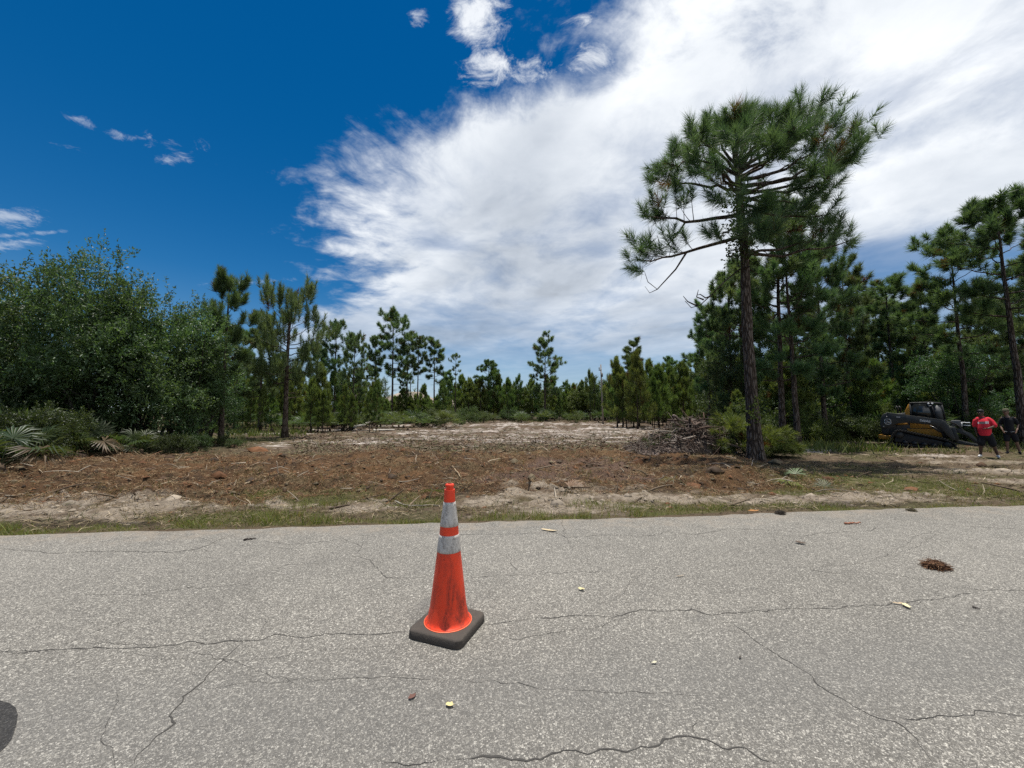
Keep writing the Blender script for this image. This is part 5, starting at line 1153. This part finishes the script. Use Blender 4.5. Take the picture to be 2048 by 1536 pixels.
# ------------------------------------------------------------------ compact track loader
MCH = worn('charcoal_paint', (.020, .022, .023), .45, .4, .35, 9, (.11, .10, .085)); MYE = worn('machine_yellow', (.42, .19, .012), .5, .35, .55, 8, (.17, .12, .06)); MRB = worn('track_rubber', (.022, .021, .02), .85, .25, .55, 18, (.10, .09, .075))
MGL = mat('dark_cab_glass', (.012, .014, .015), .06, .6)[0]; MST = worn('bare_steel', (.30, .30, .30), .38, .5, .35, 12, (.10, .08, .06), metal=.6); MWH = mat('white_decal', (.72, .73, .73), .5, .4)[0]; MLM = mat('lamp_lens', (.75, .76, .76), .15, .6)[0]; MBK = worn('black_paint', (.016, .016, .017), .5, .4, .3, 10, (.08, .07, .06))
def loader():
    phi = math.radians(45); P0 = at(1761, 850, 18.4); z0 = -.14
    t = thing('track_loader', 'dark grey and yellow compact track loader with a black cab at the wood edge', 'track loader', (P0[0], P0[1], z0), -phi)
    def O(name, A, m_, par=None, bev=.012, **k): return A.obj(name, m_, par or t, bevel=bev, **k)
    def Zs(L): return [(a, b - z0) for a, b in L]
    OUT = Zs([(.31, -.02), (.33, .20), (.44, .46), (.52, .55), (.62, .575), (.76, .55), (1.2, .435), (1.6, .335), (1.95, .245), (2.2, .14), (2.33, .01), (2.33, -.10), (2.22, -.19), (2.0, -.215), (1.4, -.17), (.8, -.12), (.42, -.10)])
    def shrink(L, d):
        L = np.array(L); n = len(L); R = []
        for i in range(n):
            a, b = unit(L[i] - L[i - 1]), unit(L[(i + 1) % n] - L[i]); na, nb = np.array([a[1], -a[0]]), np.array([b[1], -b[0]]); R.append(tuple(L[i] + unit(na + nb) * d))
        return R
    for w0 in (0.0, 1.50):
        A = Acc(); I = shrink(OUT, .055); n = len(OUT)
        V = [(a, w, b) for w in (w0, w0 + .40) for a, b in OUT] + [(a, w, b) for w in (w0, w0 + .40) for a, b in I]
        q = []
        for i in range(n):
            j = (i + 1) % n; q += [(i, j, n + j, n + i), (2 * n + i, 3 * n + i, 3 * n + j, 2 * n + j), (i, 2 * n + i, 2 * n + j, j), (n + i, n + j, 3 * n + j, 3 * n + i)]
        A.add(V, quad=q); trk = O('track', A, MRB, bev=0)
        L = np.array(OUT + [OUT[0]]); s = np.concatenate([[0], np.cumsum(np.linalg.norm(np.diff(L, axis=0), axis=1))]); lug = None
        for d in np.arange(0, s[-1] - .03, .095):
            p = np.array([np.interp(d, s, L[:, 0]), np.interp(d, s, L[:, 1])]); e = np.array([np.interp(d + .03, s, L[:, 0]), np.interp(d + .03, s, L[:, 1])]); tv = unit(e - p); nv = np.array([-tv[1], tv[0]]); nv = nv if (nv @ (p - [1.2, .3])) > 0 else -nv
            A = Acc(); c = p + nv * .012; Rm = [[tv[0], 0, nv[0]], [0, 1, 0], [tv[1], 0, nv[1]]]
            A.box((c[0], w0 + .2, c[1]), (.045, .41, .04), Rm); A.obj('tread', MRB, trk)
        A = Acc(); A.prism(shrink(OUT, .12), 1, w0 + .14, w0 + .30); O('track_frame', A, MBK, trk)
        for x, z, R in ((.60, .36, .17), (2.12, -.01, .15), (.78, .02, .10), (1.08, -.01, .10), (1.38, -.04, .10), (1.68, -.06, .10)):
            A = Acc(); A.lathe([(.02, -.16), (R * .5, -.16), (R * .55, -.13), (R * .85, -.13), (R, -.10), (R, .10), (R * .8, .14)], 18); o = O('roller', A, MBK if R < .12 else MCH, trk, bev=0); o.rotation_euler = (math.pi / 2, 0, 0); o.location = (x, w0 + .20, z - z0)
    A = Acc(); A.prism(Zs([(.30, .30), (.30, .75), (.95, .98), (1.75, .92), (2.0, .62), (2.12, .20), (1.9, .10), (.5, .02)]), 1, .46, 1.46); body = O('chassis', A, MBK)
    A = Acc(); A.prism(Zs([(.98, .905), (1.68, .83), (1.76, .67), (.98, .67)]), 1, .425, .458); O('side_panel', A, MYE)
    A = Acc(); A.prism(Zs([(.86, .645), (1.80, .645), (1.93, .50), (1.98, .27), (1.6, .36), (1.2, .46), (.9, .52)]), 1, .42, .458); O('side_panel', A, MYE)
    A = Acc(); A.prism(Zs([(.50, .90), (.93, .90), (.93, .83), (.62, .80), (.50, .83)]), 1, .42, .458); O('side_panel', A, MYE)
    A = Acc(); A.box((.10, .96, .21 - z0), (.44, 1.05, .19)); O('rear_bumper', A, MYE, bev=.03)
    A = Acc(); A.box((.16, .96, .52 - z0), (.30, .95, .36)); O('rear_door', A, MBK, bev=.03)
    A = Acc(); A.prism(Zs([(.30, .75), (.34, 1.18), (.55, 1.34), (.98, 1.40), (.98, .9)]), 1, .48, 1.44); O('engine_hood', A, MBK, bev=.03)
    A = Acc(); A.prism(Zs([(.86, 1.28), (.86, 1.46), (.99, 1.79), (1.045, 1.79), (1.045, 1.24)]), 1, .44, 1.48); O('rear_post', A, MYE, bev=.015)
    for x, w in ((.62, .7), (.72, 1.1)):
        A = Acc(); A.tube([(x, w, 1.36 - z0), (x, w, 1.62 - z0), (x - .06, w, 1.70 - z0)], .035, 10); O('exhaust_pipe', A, MBK, bev=0, smooth=True)
    # cab
    cab_ = Acc(); cab_.prism(Zs([(1.03, 1.80), (1.01, 1.865), (1.72, 1.88), (2.02, 1.83), (2.06, 1.77), (1.74, 1.79)]), 1, .40, 1.52); cab = O('cab_roof', cab_, MBK, bev=.02)
    for w in (.43, 1.45):
        for L in ([(1.04, 1.0), (1.04, 1.80)], [(1.72, 1.79), (1.80, 1.12)], [(2.02, 1.77), (2.10, 1.10)]):
            A = Acc(); L2 = Zs(L); A.tube([(L2[0][0], w + .02, L2[0][1]), (L2[1][0], w + .02, L2[1][1])], .034, 6); O('cab_pillar', A, MBK, bev=0)
        A = Acc(); A.prism(Zs([(1.06, 1.02), (1.06, 1.79), (1.70, 1.78), (1.77, 1.0)]), 1, w + .006, w + .022); O('side_window', A, MGL, bev=0)
    A = Acc(); A.prism(Zs([(1.83, 1.10), (1.78, 1.73), (1.99, 1.71), (2.05, 1.08)]), 1, .425, .45); O('front_screen', A, worn('mesh_guard', (.085, .088, .09), .5, .4, .4, 30, (.14, .13, .12)), bev=0)
    A = Acc(); A.prism(Zs([(1.83, 1.10), (1.78, 1.73), (1.99, 1.71), (2.05, 1.08)]), 1, 1.47, 1.49); O('front_screen', A, MGL, bev=0)
    A = Acc(); A.prism(Zs([(2.03, 1.08), (1.98, 1.72), (2.0, 1.72), (2.055, 1.08)]), 1, .46, 1.46); O('front_window', A, MGL, bev=0)
    A = Acc(); A.prism(Zs([(1.02, .95), (1.02, 1.03), (2.1, 1.10), (2.14, .9)]), 1, .44, 1.48); O('cab_sill', A, MBK)
    for x in (1.62, 1.735):
        A = Acc(); A.lathe([(.01, -.02), (.036, -.015), (.036, .02), (.02, .03)], 10); o = O('work_light', A, MLM, bev=0); o.rotation_euler = (math.pi / 2, 0, 0); o.location = (x, .385, 1.80 - z0)
    A = Acc(); A.box((1.65, .392, 1.70 - z0), (.11, .012, .018)); O('roof_marker', A, MLM, bev=0)
    # lift arms
    ARM = Zs([(.00, .66), (-.02, .85), (.03, 1.16), (.12, 1.33), (.25, 1.385), (.42, 1.365), (1.97, 1.075), (2.08, .98), (2.20, .70), (2.31, .30), (2.30, .20), (2.22, .19), (2.06, .42), (1.98, .60), (1.88, .76), (1.70, .83), (1.07, .93), (.60, .885), (.42, .80), (.30, .70), (.12, .63)])
    for w0 in (-.05, 1.82):
        A = Acc(); A.prism(ARM, 1, w0, w0 + .13); arm = O('lift_arm', A, MCH, bev=.02)
        if w0 < 0:
            A = Acc(); A.prism(Zs([(.25, 1.390), (.42, 1.370), (1.95, 1.083), (1.95, 1.068), (.42, 1.352), (.25, 1.372)]), 1, w0 - .012, w0 + .14); O('edge_highlight', A, worn('highlight_grey', (.12, .125, .125), .4, .5, .3, 20), arm, bev=0)  # paler strip: sun highlight on the arm's top edge, put into the colour
            A = Acc(); c_ = (.255, .965); th = np.linspace(0, 2 * math.pi, 29); q = [(c_[0] + .108 * np.sign(np.cos(a)) * abs(np.cos(a)) ** .75, w0 - .006, c_[1] - z0 + .125 * np.sign(np.sin(a)) * abs(np.sin(a)) ** .75) for a in th]; A.tube(q, .0085, 4, cap=False); O('emblem_ring', A, MWH, arm, bev=0)
            deer = [(-.070, -.012), (-.055, .010), (-.030, .012), (-.012, .028), (-.020, .050), (-.034, .058), (-.046, .074), (-.034, .070), (-.028, .084), (-.022, .066), (-.010, .058), (-.004, .040), (.006, .018), (.030, .012), (.050, .006), (.064, -.016), (.084, -.040), (.060, -.030), (.046, -.014), (.030, -.012), (.036, -.030), (.018, -.020), (-.010, -.012), (-.034, -.014), (-.050, -.034), (-.044, -.014), (-.058, -.006), (-.076, -.030)]
            A = Acc(); A.prism([(c_[0] + a * 1.15, c_[1] - z0 + b * 1.1 - .02) for a, b in deer], 1, w0 - .008, w0 - .001); O('deer_emblem', A, MWH, arm, bev=0)
            for txt, x, z, sz, nm in (('DEERE', 1.285, 1.005, .118, 'lettering'), ('333G', .555, 1.175, .055, 'model_number')):
                fc = bpy.data.curves.new('lettering', 'FONT'); fc.body = txt; fc.size = sz; fc.extrude = .002; fc.offset = .0015; fo = bpy.data.objects.new('tmp', fc); COL.objects.link(fo); dg = bpy.context.evaluated_depsgraph_get(); dg.update(); me = bpy.data.meshes.new_from_object(fo.evaluated_get(dg)); bpy.data.objects.remove(fo)
                me.materials.clear(); me.materials.append(MWH); o = meshobj(nm, me, arm); o.rotation_euler = (math.pi / 2, math.radians(10), 0); o.location = (x, w0 - .004, z - z0)
            for x, z, R in ((.10, .73, .028), (.23, 1.20, .025)):
                A = Acc(); A.lathe([(.004, -.02), (R, -.015), (R, .015)], 12); o = O('pivot_pin', A, MST, arm, bev=0); o.rotation_euler = (math.pi / 2, 0, 0); o.location = (x, w0 - .005, z - z0)
    A = Acc(); A.tube([(.12, .07, 1.18 - z0), (.12, 1.83, 1.18 - z0)], .06, 10); O('arm_cross_tube', A, MCH, bev=0, smooth=True)
    A = Acc(); A.tube([(2.22, .07, .36 - z0), (2.22, 1.83, .36 - z0)], .07, 10); O('arm_cross_tube', A, MCH, bev=0, smooth=True)
    A = Acc(); A.tube([(1.60, .12, .80 - z0), (1.92, .12, .50 - z0)], .035, 10); cy = O('tilt_cylinder', A, MBK, bev=0, smooth=True); A = Acc(); A.tube([(1.66, .085, .78 - z0), (1.80, .085, .665 - z0)], .016, 8); O('piston_rod', A, MST, cy, bev=0, smooth=True)
    # grapple rake on the front
    A = Acc(); A.prism(Zs([(2.24, .20), (2.22, .72), (2.34, .78), (2.42, .30), (2.40, .12)]), 1, .1, 1.8); att = O('coupler_plate', A, MCH)
    A = Acc(); A.box((2.40, .5, .93 - z0), (.26, .5, .24)); O('valve_block', A, worn('grey_block', (.11, .112, .115), .5, .4, .3, 12), att)
    for x0, z0_, x1, z1 in ((2.55, .78, 2.56, .97), (2.55, .96, 2.80, .95), (2.60, .84, 2.80, .83)):
        A = Acc(); A.tube([(x0, .35, z0_ - z0), (x1, .35, z1 - z0)], .022, 6); O('light_guard', A, MWH, att, bev=0)
    for k in range(4):
        w = .2 + k * .5; A = Acc(); A.prism(Zs([(2.36, .62), (2.46, .70), (2.80, .48), (3.0, .12), (2.98, .02), (2.88, .18), (2.70, .38), (2.40, .50)]), 1, w, w + .06); O('grapple_tine', A, MCH, att, bev=.006)
        A = Acc(); A.prism(Zs([(2.36, .20), (2.7, .08), (3.1, -.02), (3.12, -.06), (2.6, -.02), (2.34, .05)]), 1, w + .1, w + .15); O('rake_tooth', A, MCH, att, bev=.006)
    for k, (w, c_) in enumerate(((.25, .10), (.33, .06), (.55, .14), (.7, .08))):
        A = Acc(); A.tube(bez(np.array([2.10, w, 1.0 - z0]), np.array([2.42 + c_, w - .1, .95 - z0]), np.array([2.50 + c_, w, .42 - z0]), 12), .022, 7); O('hydraulic_hose', A, MRB, att, bev=0, smooth=True)
    for w in (.4, 1.3):
        A = Acc(); A.tube([(2.28, w, .72 - z0), (2.55, w, .56 - z0)], .045, 10); c1_ = O('grapple_cylinder', A, MBK, att, bev=0, smooth=True); A = Acc(); A.tube([(2.55, w, .56 - z0), (2.72, w, .46 - z0)], .022, 8); O('piston_rod', A, MST, c1_, bev=0, smooth=True)
loader()

# ------------------------------------------------------------------ people
MSK = worn('dark_skin', (.085, .045, .030), .5, .4, .25, 20, (.05, .028, .02)); MSK2 = worn('brown_skin', (.20, .115, .080), .5, .4, .25, 20, (.12, .07, .05)); MRD = worn('red_cotton', (.62, .035, .055), .85, .15, .25, 16, (.40, .02, .03)); MBC = worn('black_cloth', (.014, .014, .017), .85, .2, .3, 14, (.03, .03, .032))
MSH = mat('white_shoe', (.62, .60, .57), .6, .3)[0]; MRS = mat('red_shoe', (.45, .05, .06), .6, .3)[0]; MHB = mat('black_hair', (.010, .009, .009), .6, .3)[0]; MCP = worn('olive_cap', (.085, .08, .05), .85, .2, .6, 40, (.16, .15, .10))
def body_mesh(name, caps, m_, par, vox=.014, smooth_it=6, extra=None):
    """rounded limbs welded into one continuous skin"""
    A = Acc()
    for pts, rad in caps:
        P = np.array(pts, float); R = np.array(rad, float)
        d0, d1 = unit(P[0] - P[1]), unit(P[-1] - P[-2]); r0 = R[0] if R.ndim == 1 else R[0].mean(); r1 = R[-1] if R.ndim == 1 else R[-1].mean()
        P2 = np.concatenate([[P[0] + d0 * r0 * .85], [P[0] + d0 * r0 * .5], P, [P[-1] + d1 * r1 * .5], [P[-1] + d1 * r1 * .85]])
        R2 = np.concatenate([[R[0] * .35], [R[0] * .82], R, [R[-1] * .82], [R[-1] * .35]])
        A.tube(P2, R2, 14)
    o = A.obj(name, m_, par, fix=True)
    rm_ = o.modifiers.new('weld', 'REMESH'); rm_.mode = 'VOXEL'; rm_.voxel_size = vox
    sm_ = o.modifiers.new('relax', 'SMOOTH'); sm_.iterations = smooth_it; sm_.factor = .5
    dg = bpy.context.evaluated_depsgraph_get(); dg.update(); me = bpy.data.meshes.new_from_object(o.evaluated_get(dg)); me.name = name
    me.polygons.foreach_set('use_smooth', np.ones(len(me.polygons), bool)); o.modifiers.clear(); o.data = me
    return o
def hand(wr, d, n, sgn, r=.042):
    """palm, four bent fingers and a thumb"""
    wr = np.array(wr, float); d = unit(np.array(d, float)); n = unit(np.array(n, float)); s = np.cross(d, n) * sgn; caps = []
    caps.append(([wr, wr + d * .05, wr + d * .085], [(.030, .022), (.040, .020), (.040, .018)]))
    for k, (o_, l) in enumerate(((-.030, .070), (-.010, .080), (.011, .074), (.030, .058))):
        b = wr + d * .085 + s * o_; q = b + d * l * .55 + n * l * .12; e = q + d * l * .32 + n * l * .42; caps.append(([b, q, e], [.0105, .0095, .0085]))
    b = wr + d * .03 - s * .036; caps.append(([b, b + d * .032 - s * .024 + n * .012, b + d * .066 - s * .022 + n * .028], [.0135, .0115, .0095]))
    return caps
def person(px, Y, spec):
    b = on_ground(px, Y); b[2] = float(full_z(b[0], b[1])) + .01; v = unit(np.array([b[0], b[1], 0])); yaw = math.atan2(-v[0], v[1])
    # local x = to the right as seen from the road, local -y = towards the viewer
    return thing('person', spec, 'person', b, yaw), b
def face(par, c, yawf, skin, hair, s=1.0):
    """eyes, brows and mouth on the head that is part of the body"""
    f = np.array([math.sin(yawf), -math.cos(yawf), 0]); r_ = np.array([math.cos(yawf), math.sin(yawf), 0]); c = np.array(c, float); A = Acc()
    for k in (-1, 1):
        e = c + f * .093 * s + r_ * .034 * k * s + np.array([0, 0, .012]); A.lathe([(.002, -.008), (.012, -.004), (.012, .004), (.002, .008)], 8, (1, 1, 1), e)
    A.obj('eye', mat('eye', (.25, .22, .20), .3, .5)[0], par)
    A = Acc(); m_ = c + f * .096 * s + np.array([0, 0, -.062]); A.tube([m_ - r_ * .028, m_ + f * .006, m_ + r_ * .028], .006, 5); A.obj('mouth', mat('lip', (.10, .045, .04), .5, .4)[0], par)
def red_person():
    t, b = person(1968, 13.3, 'stout person in a red t-shirt and black shorts walking in front of the loader')
    hd = (-.095, -.03, 1.63); fy = -.55; f = np.array([math.sin(fy), -math.cos(fy), 0]); r_ = np.array([math.cos(fy), math.sin(fy), 0]); hc = np.array(hd)
    caps = [([hc + [0, 0, -.02], hc + [0, 0, .035]], [(.082, .098), (.080, .096)]), ([hc + f * .03 + [0, 0, -.07], hc + f * .03 + [0, 0, -.03]], [.058, .068]), ([hc + f * .088 + [0, 0, .0], hc + f * .108 + [0, 0, -.022]], [.010, .016])]
    caps += [([hc + r_ * k * .084 + [0, 0, .015], hc + r_ * k * .088 + [0, 0, -.02]], [.015, .012]) for k in (-1, 1)]
    caps += [([(-.075, -.0, 1.42), (-.085, -.01, 1.56)], [.072, .066]), ([(-.03, 0, .90), (-.03, -.02, 1.10), (-.04, -.0, 1.30), (-.05, 0, 1.40)], [(.19, .17), (.20, .19), (.20, .15), (.15, .10)])]
    caps += [([(-.24, 0, 1.40), (-.30, .02, 1.16), (-.27, -.05, .92)], [.062, .050, .036]), ([(.16, 0, 1.38), (.265, -.05, 1.15), (.09, -.29, 1.07)], [.062, .050, .036])]
    caps += hand((-.265, -.06, .91), (.06, -.15, -1), (.5, -.5, 0), 1) + hand((.08, -.295, 1.07), (-.97, -.08, -.08), (0, -.4, -.9), -1)
    caps += [([(-.11, 0, .86), (-.16, -.05, .50), (-.20, .02, .10)], [.115, .072, .045]), ([(.08, 0, .86), (.17, .0, .49), (.27, .10, .11)], [.115, .072, .045])]
    caps += [([(-.20, .05, .055), (-.24, -.10, .04)], [.045, .040]), ([(.27, .13, .06), (.29, -.02, .045)], [.045, .040])]
    body = body_mesh('body', caps, MSK, t); body['label'] = 'bare dark skin'
    A = body_mesh('t_shirt', [([(-.03, 0, .84), (-.03, -.02, 1.05), (-.035, -.0, 1.30), (-.05, 0, 1.40), (-.06, 0, 1.45)], [(.215, .195), (.222, .21), (.222, .175), (.18, .115), (.11, .085)]), ([(-.18, 0, 1.40), (-.26, .01, 1.33), (-.295, .02, 1.16)], [.088, .088, .085]), ([(.09, 0, 1.40), (.19, -.01, 1.31), (.262, -.045, 1.17)], [.088, .088, .085])], MRD, t, .016)
    A = Acc()                                                              # printed lettering, blurred in the photo: a grey plate and pale characters
    def chest(x, z): return (x, -.02 - .205 * math.sqrt(max(.05, 1 - ((x + .04) / .25) ** 2)) * (1.0 if z < 1.24 else .93), z)
    for x0, x1, z0, z1, in ((.01, .055, 1.235, 1.325), (.065, .105, 1.235, 1.325), (-.20, -.165, 1.225, 1.30)):
        V = [chest(x, z) for z in (z0, z1) for x in np.linspace(x0, x1, 4)]; A.add(V, quad=[(i, i + 1, i + 5, i + 4) for i in range(3)])
    o = A.obj('shirt_lettering', mat('shirt_print', (.75, .72, .70), .8, .2)[0], t, fix=False); o.location.y = -.012
    A = Acc(); V = [chest(x, z) for z in (1.225, 1.31) for x in np.linspace(-.155, 0.0, 8)]; A.add(V, quad=[(i, i + 1, i + 9, i + 8) for i in range(7)]); o = A.obj('shirt_print', mat('shirt_plate', (.16, .13, .13), .8, .2)[0], t, fix=False); o.location.y = -.012
    body_mesh('shorts', [([(-.03, 0, .80), (-.03, 0, .90)], [(.205, .185), (.21, .19)]), ([(-.115, 0, .82), (-.15, -.04, .55), (-.155, -.045, .50)], [.135, .125, .122]), ([(.075, 0, .82), (.15, .0, .55), (.165, 0, .49)], [.135, .125, .122])], MBC, t, .016)
    body_mesh('shoe', [([(-.20, .06, .05), (-.225, -.06, .048), (-.25, -.17, .035)], [.052, .052, .040])], MSH, t, .010); s2 = body_mesh('shoe', [([(.27, .15, .055), (.285, .04, .05), (.30, -.07, .035)], [.052, .052, .040])], MSH, t, .010)
    A = Acc(); A.lathe([(.082, .02), (.098, .035), (.101, .06), (.090, .10), (.06, .125), (.01, .135)], 18, (1, 1, 1), hc); A.obj('hair', MHB, t, smooth=True)
    face(t, hc, fy, MSK, MHB); t.scale = (.78, .86, .93)
red_person()
def dark_person():
    t, b = person(2016, 14.3, 'person in a black t-shirt, dark shorts and an olive cap walking behind the red shirt')
    hc = np.array([-.06, 0, 1.60]); fy = -.35; f = np.array([math.sin(fy), -math.cos(fy), 0]); r_ = np.array([math.cos(fy), math.sin(fy), 0])
    caps = [([hc + [0, 0, -.02], hc + [0, 0, .03]], [(.078, .094), (.078, .094)]), ([hc + f * .028 + [0, 0, -.07], hc + f * .03 + [0, 0, -.03]], [.052, .064]), ([hc + f * .085, hc + f * .105 + [0, 0, -.022]], [.009, .014])]
    caps += [([hc + r_ * k * .08 + [0, 0, .012], hc + r_ * k * .084 + [0, 0, -.02]], [.014, .011]) for k in (-1, 1)]
    caps += [([(-.04, 0, 1.38), (-.055, 0, 1.53)], [.062, .056]), ([(-.01, 0, .88), (-.01, 0, 1.10), (-.01, 0, 1.30), (-.02, 0, 1.37)], [(.15, .11), (.155, .12), (.17, .115), (.13, .09)])]
    caps += [([(-.18, 0, 1.36), (-.25, .05, 1.12), (-.20, -.10, .93)], [.05, .042, .032]), ([(.15, 0, 1.36), (.235, .06, 1.12), (.20, -.10, .92)], [.05, .042, .032])]
    caps += hand((-.195, -.11, .925), (.2, -.3, -.9), (.6, -.4, 0), 1) + hand((.195, -.11, .915), (-.25, -.35, -.9), (-.6, -.4, 0), -1)
    caps += [([(-.08, 0, .84), (-.10, -.06, .48), (-.11, .02, .10)], [.085, .058, .040]), ([(.07, 0, .84), (.15, .02, .47), (.21, .12, .10)], [.085, .058, .040]), ([(-.11, .05, .05), (-.13, -.10, .04)], [.04, .036]), ([(.21, .15, .05), (.22, .0, .04)], [.04, .036])]
    body_mesh('body', caps, MSK2, t)
    body_mesh('t_shirt', [([(-.01, 0, .84), (-.01, 0, 1.08), (-.01, 0, 1.29), (-.02, 0, 1.36), (-.025, 0, 1.40)], [(.185, .145), (.18, .145), (.19, .135), (.155, .105), (.09, .075)]), ([(-.14, 0, 1.36), (-.20, .02, 1.28), (-.235, .03, 1.16)], [.07, .07, .068]), ([(.11, 0, 1.36), (.18, .02, 1.28), (.215, .03, 1.16)], [.07, .07, .068])], MBC, t, .016)
    body_mesh('shorts', [([(0, 0, .80), (0, 0, .88)], [(.155, .13), (.16, .135)]), ([(-.08, 0, .82), (-.10, -.05, .52)], [.105, .095]), ([(.07, 0, .82), (.14, .01, .52)], [.105, .095])], MBC, t, .016)
    A = Acc(); A.tube([(-.15, -.135, .845), (.0, -.165, .84), (.15, -.135, .845)], [(.014, .008)] * 3, 6); A.obj('belt_stripe', mat('pale_stripe', (.45, .45, .44), .8, .2)[0], t)
    body_mesh('shoe', [([(-.11, .06, .05), (-.125, -.06, .046), (-.14, -.15, .034)], [.048, .046, .036])], MBC, t, .010); body_mesh('shoe', [([(.21, .17, .05), (.22, .05, .046), (.225, -.05, .034)], [.048, .046, .036])], MBC, t, .010)
    A = Acc(); A.lathe([(.085, .025), (.104, .03), (.106, .06), (.095, .10), (.06, .13), (.01, .138)], 18, (1, 1, 1), hc); cap_ = A.obj('cap', MCP, t, smooth=True)
    A = Acc(); q = hc + f * .13 + [0, 0, .038]; A.tube([q - f * .05, q, q + f * .05], [(.085, .008), (.080, .008), (.045, .006)], 12); A.obj('cap_brim', MCP, cap_)
    face(t, hc, fy, MSK2, MHB); t.scale = (.84, .9, .96)
dark_person()
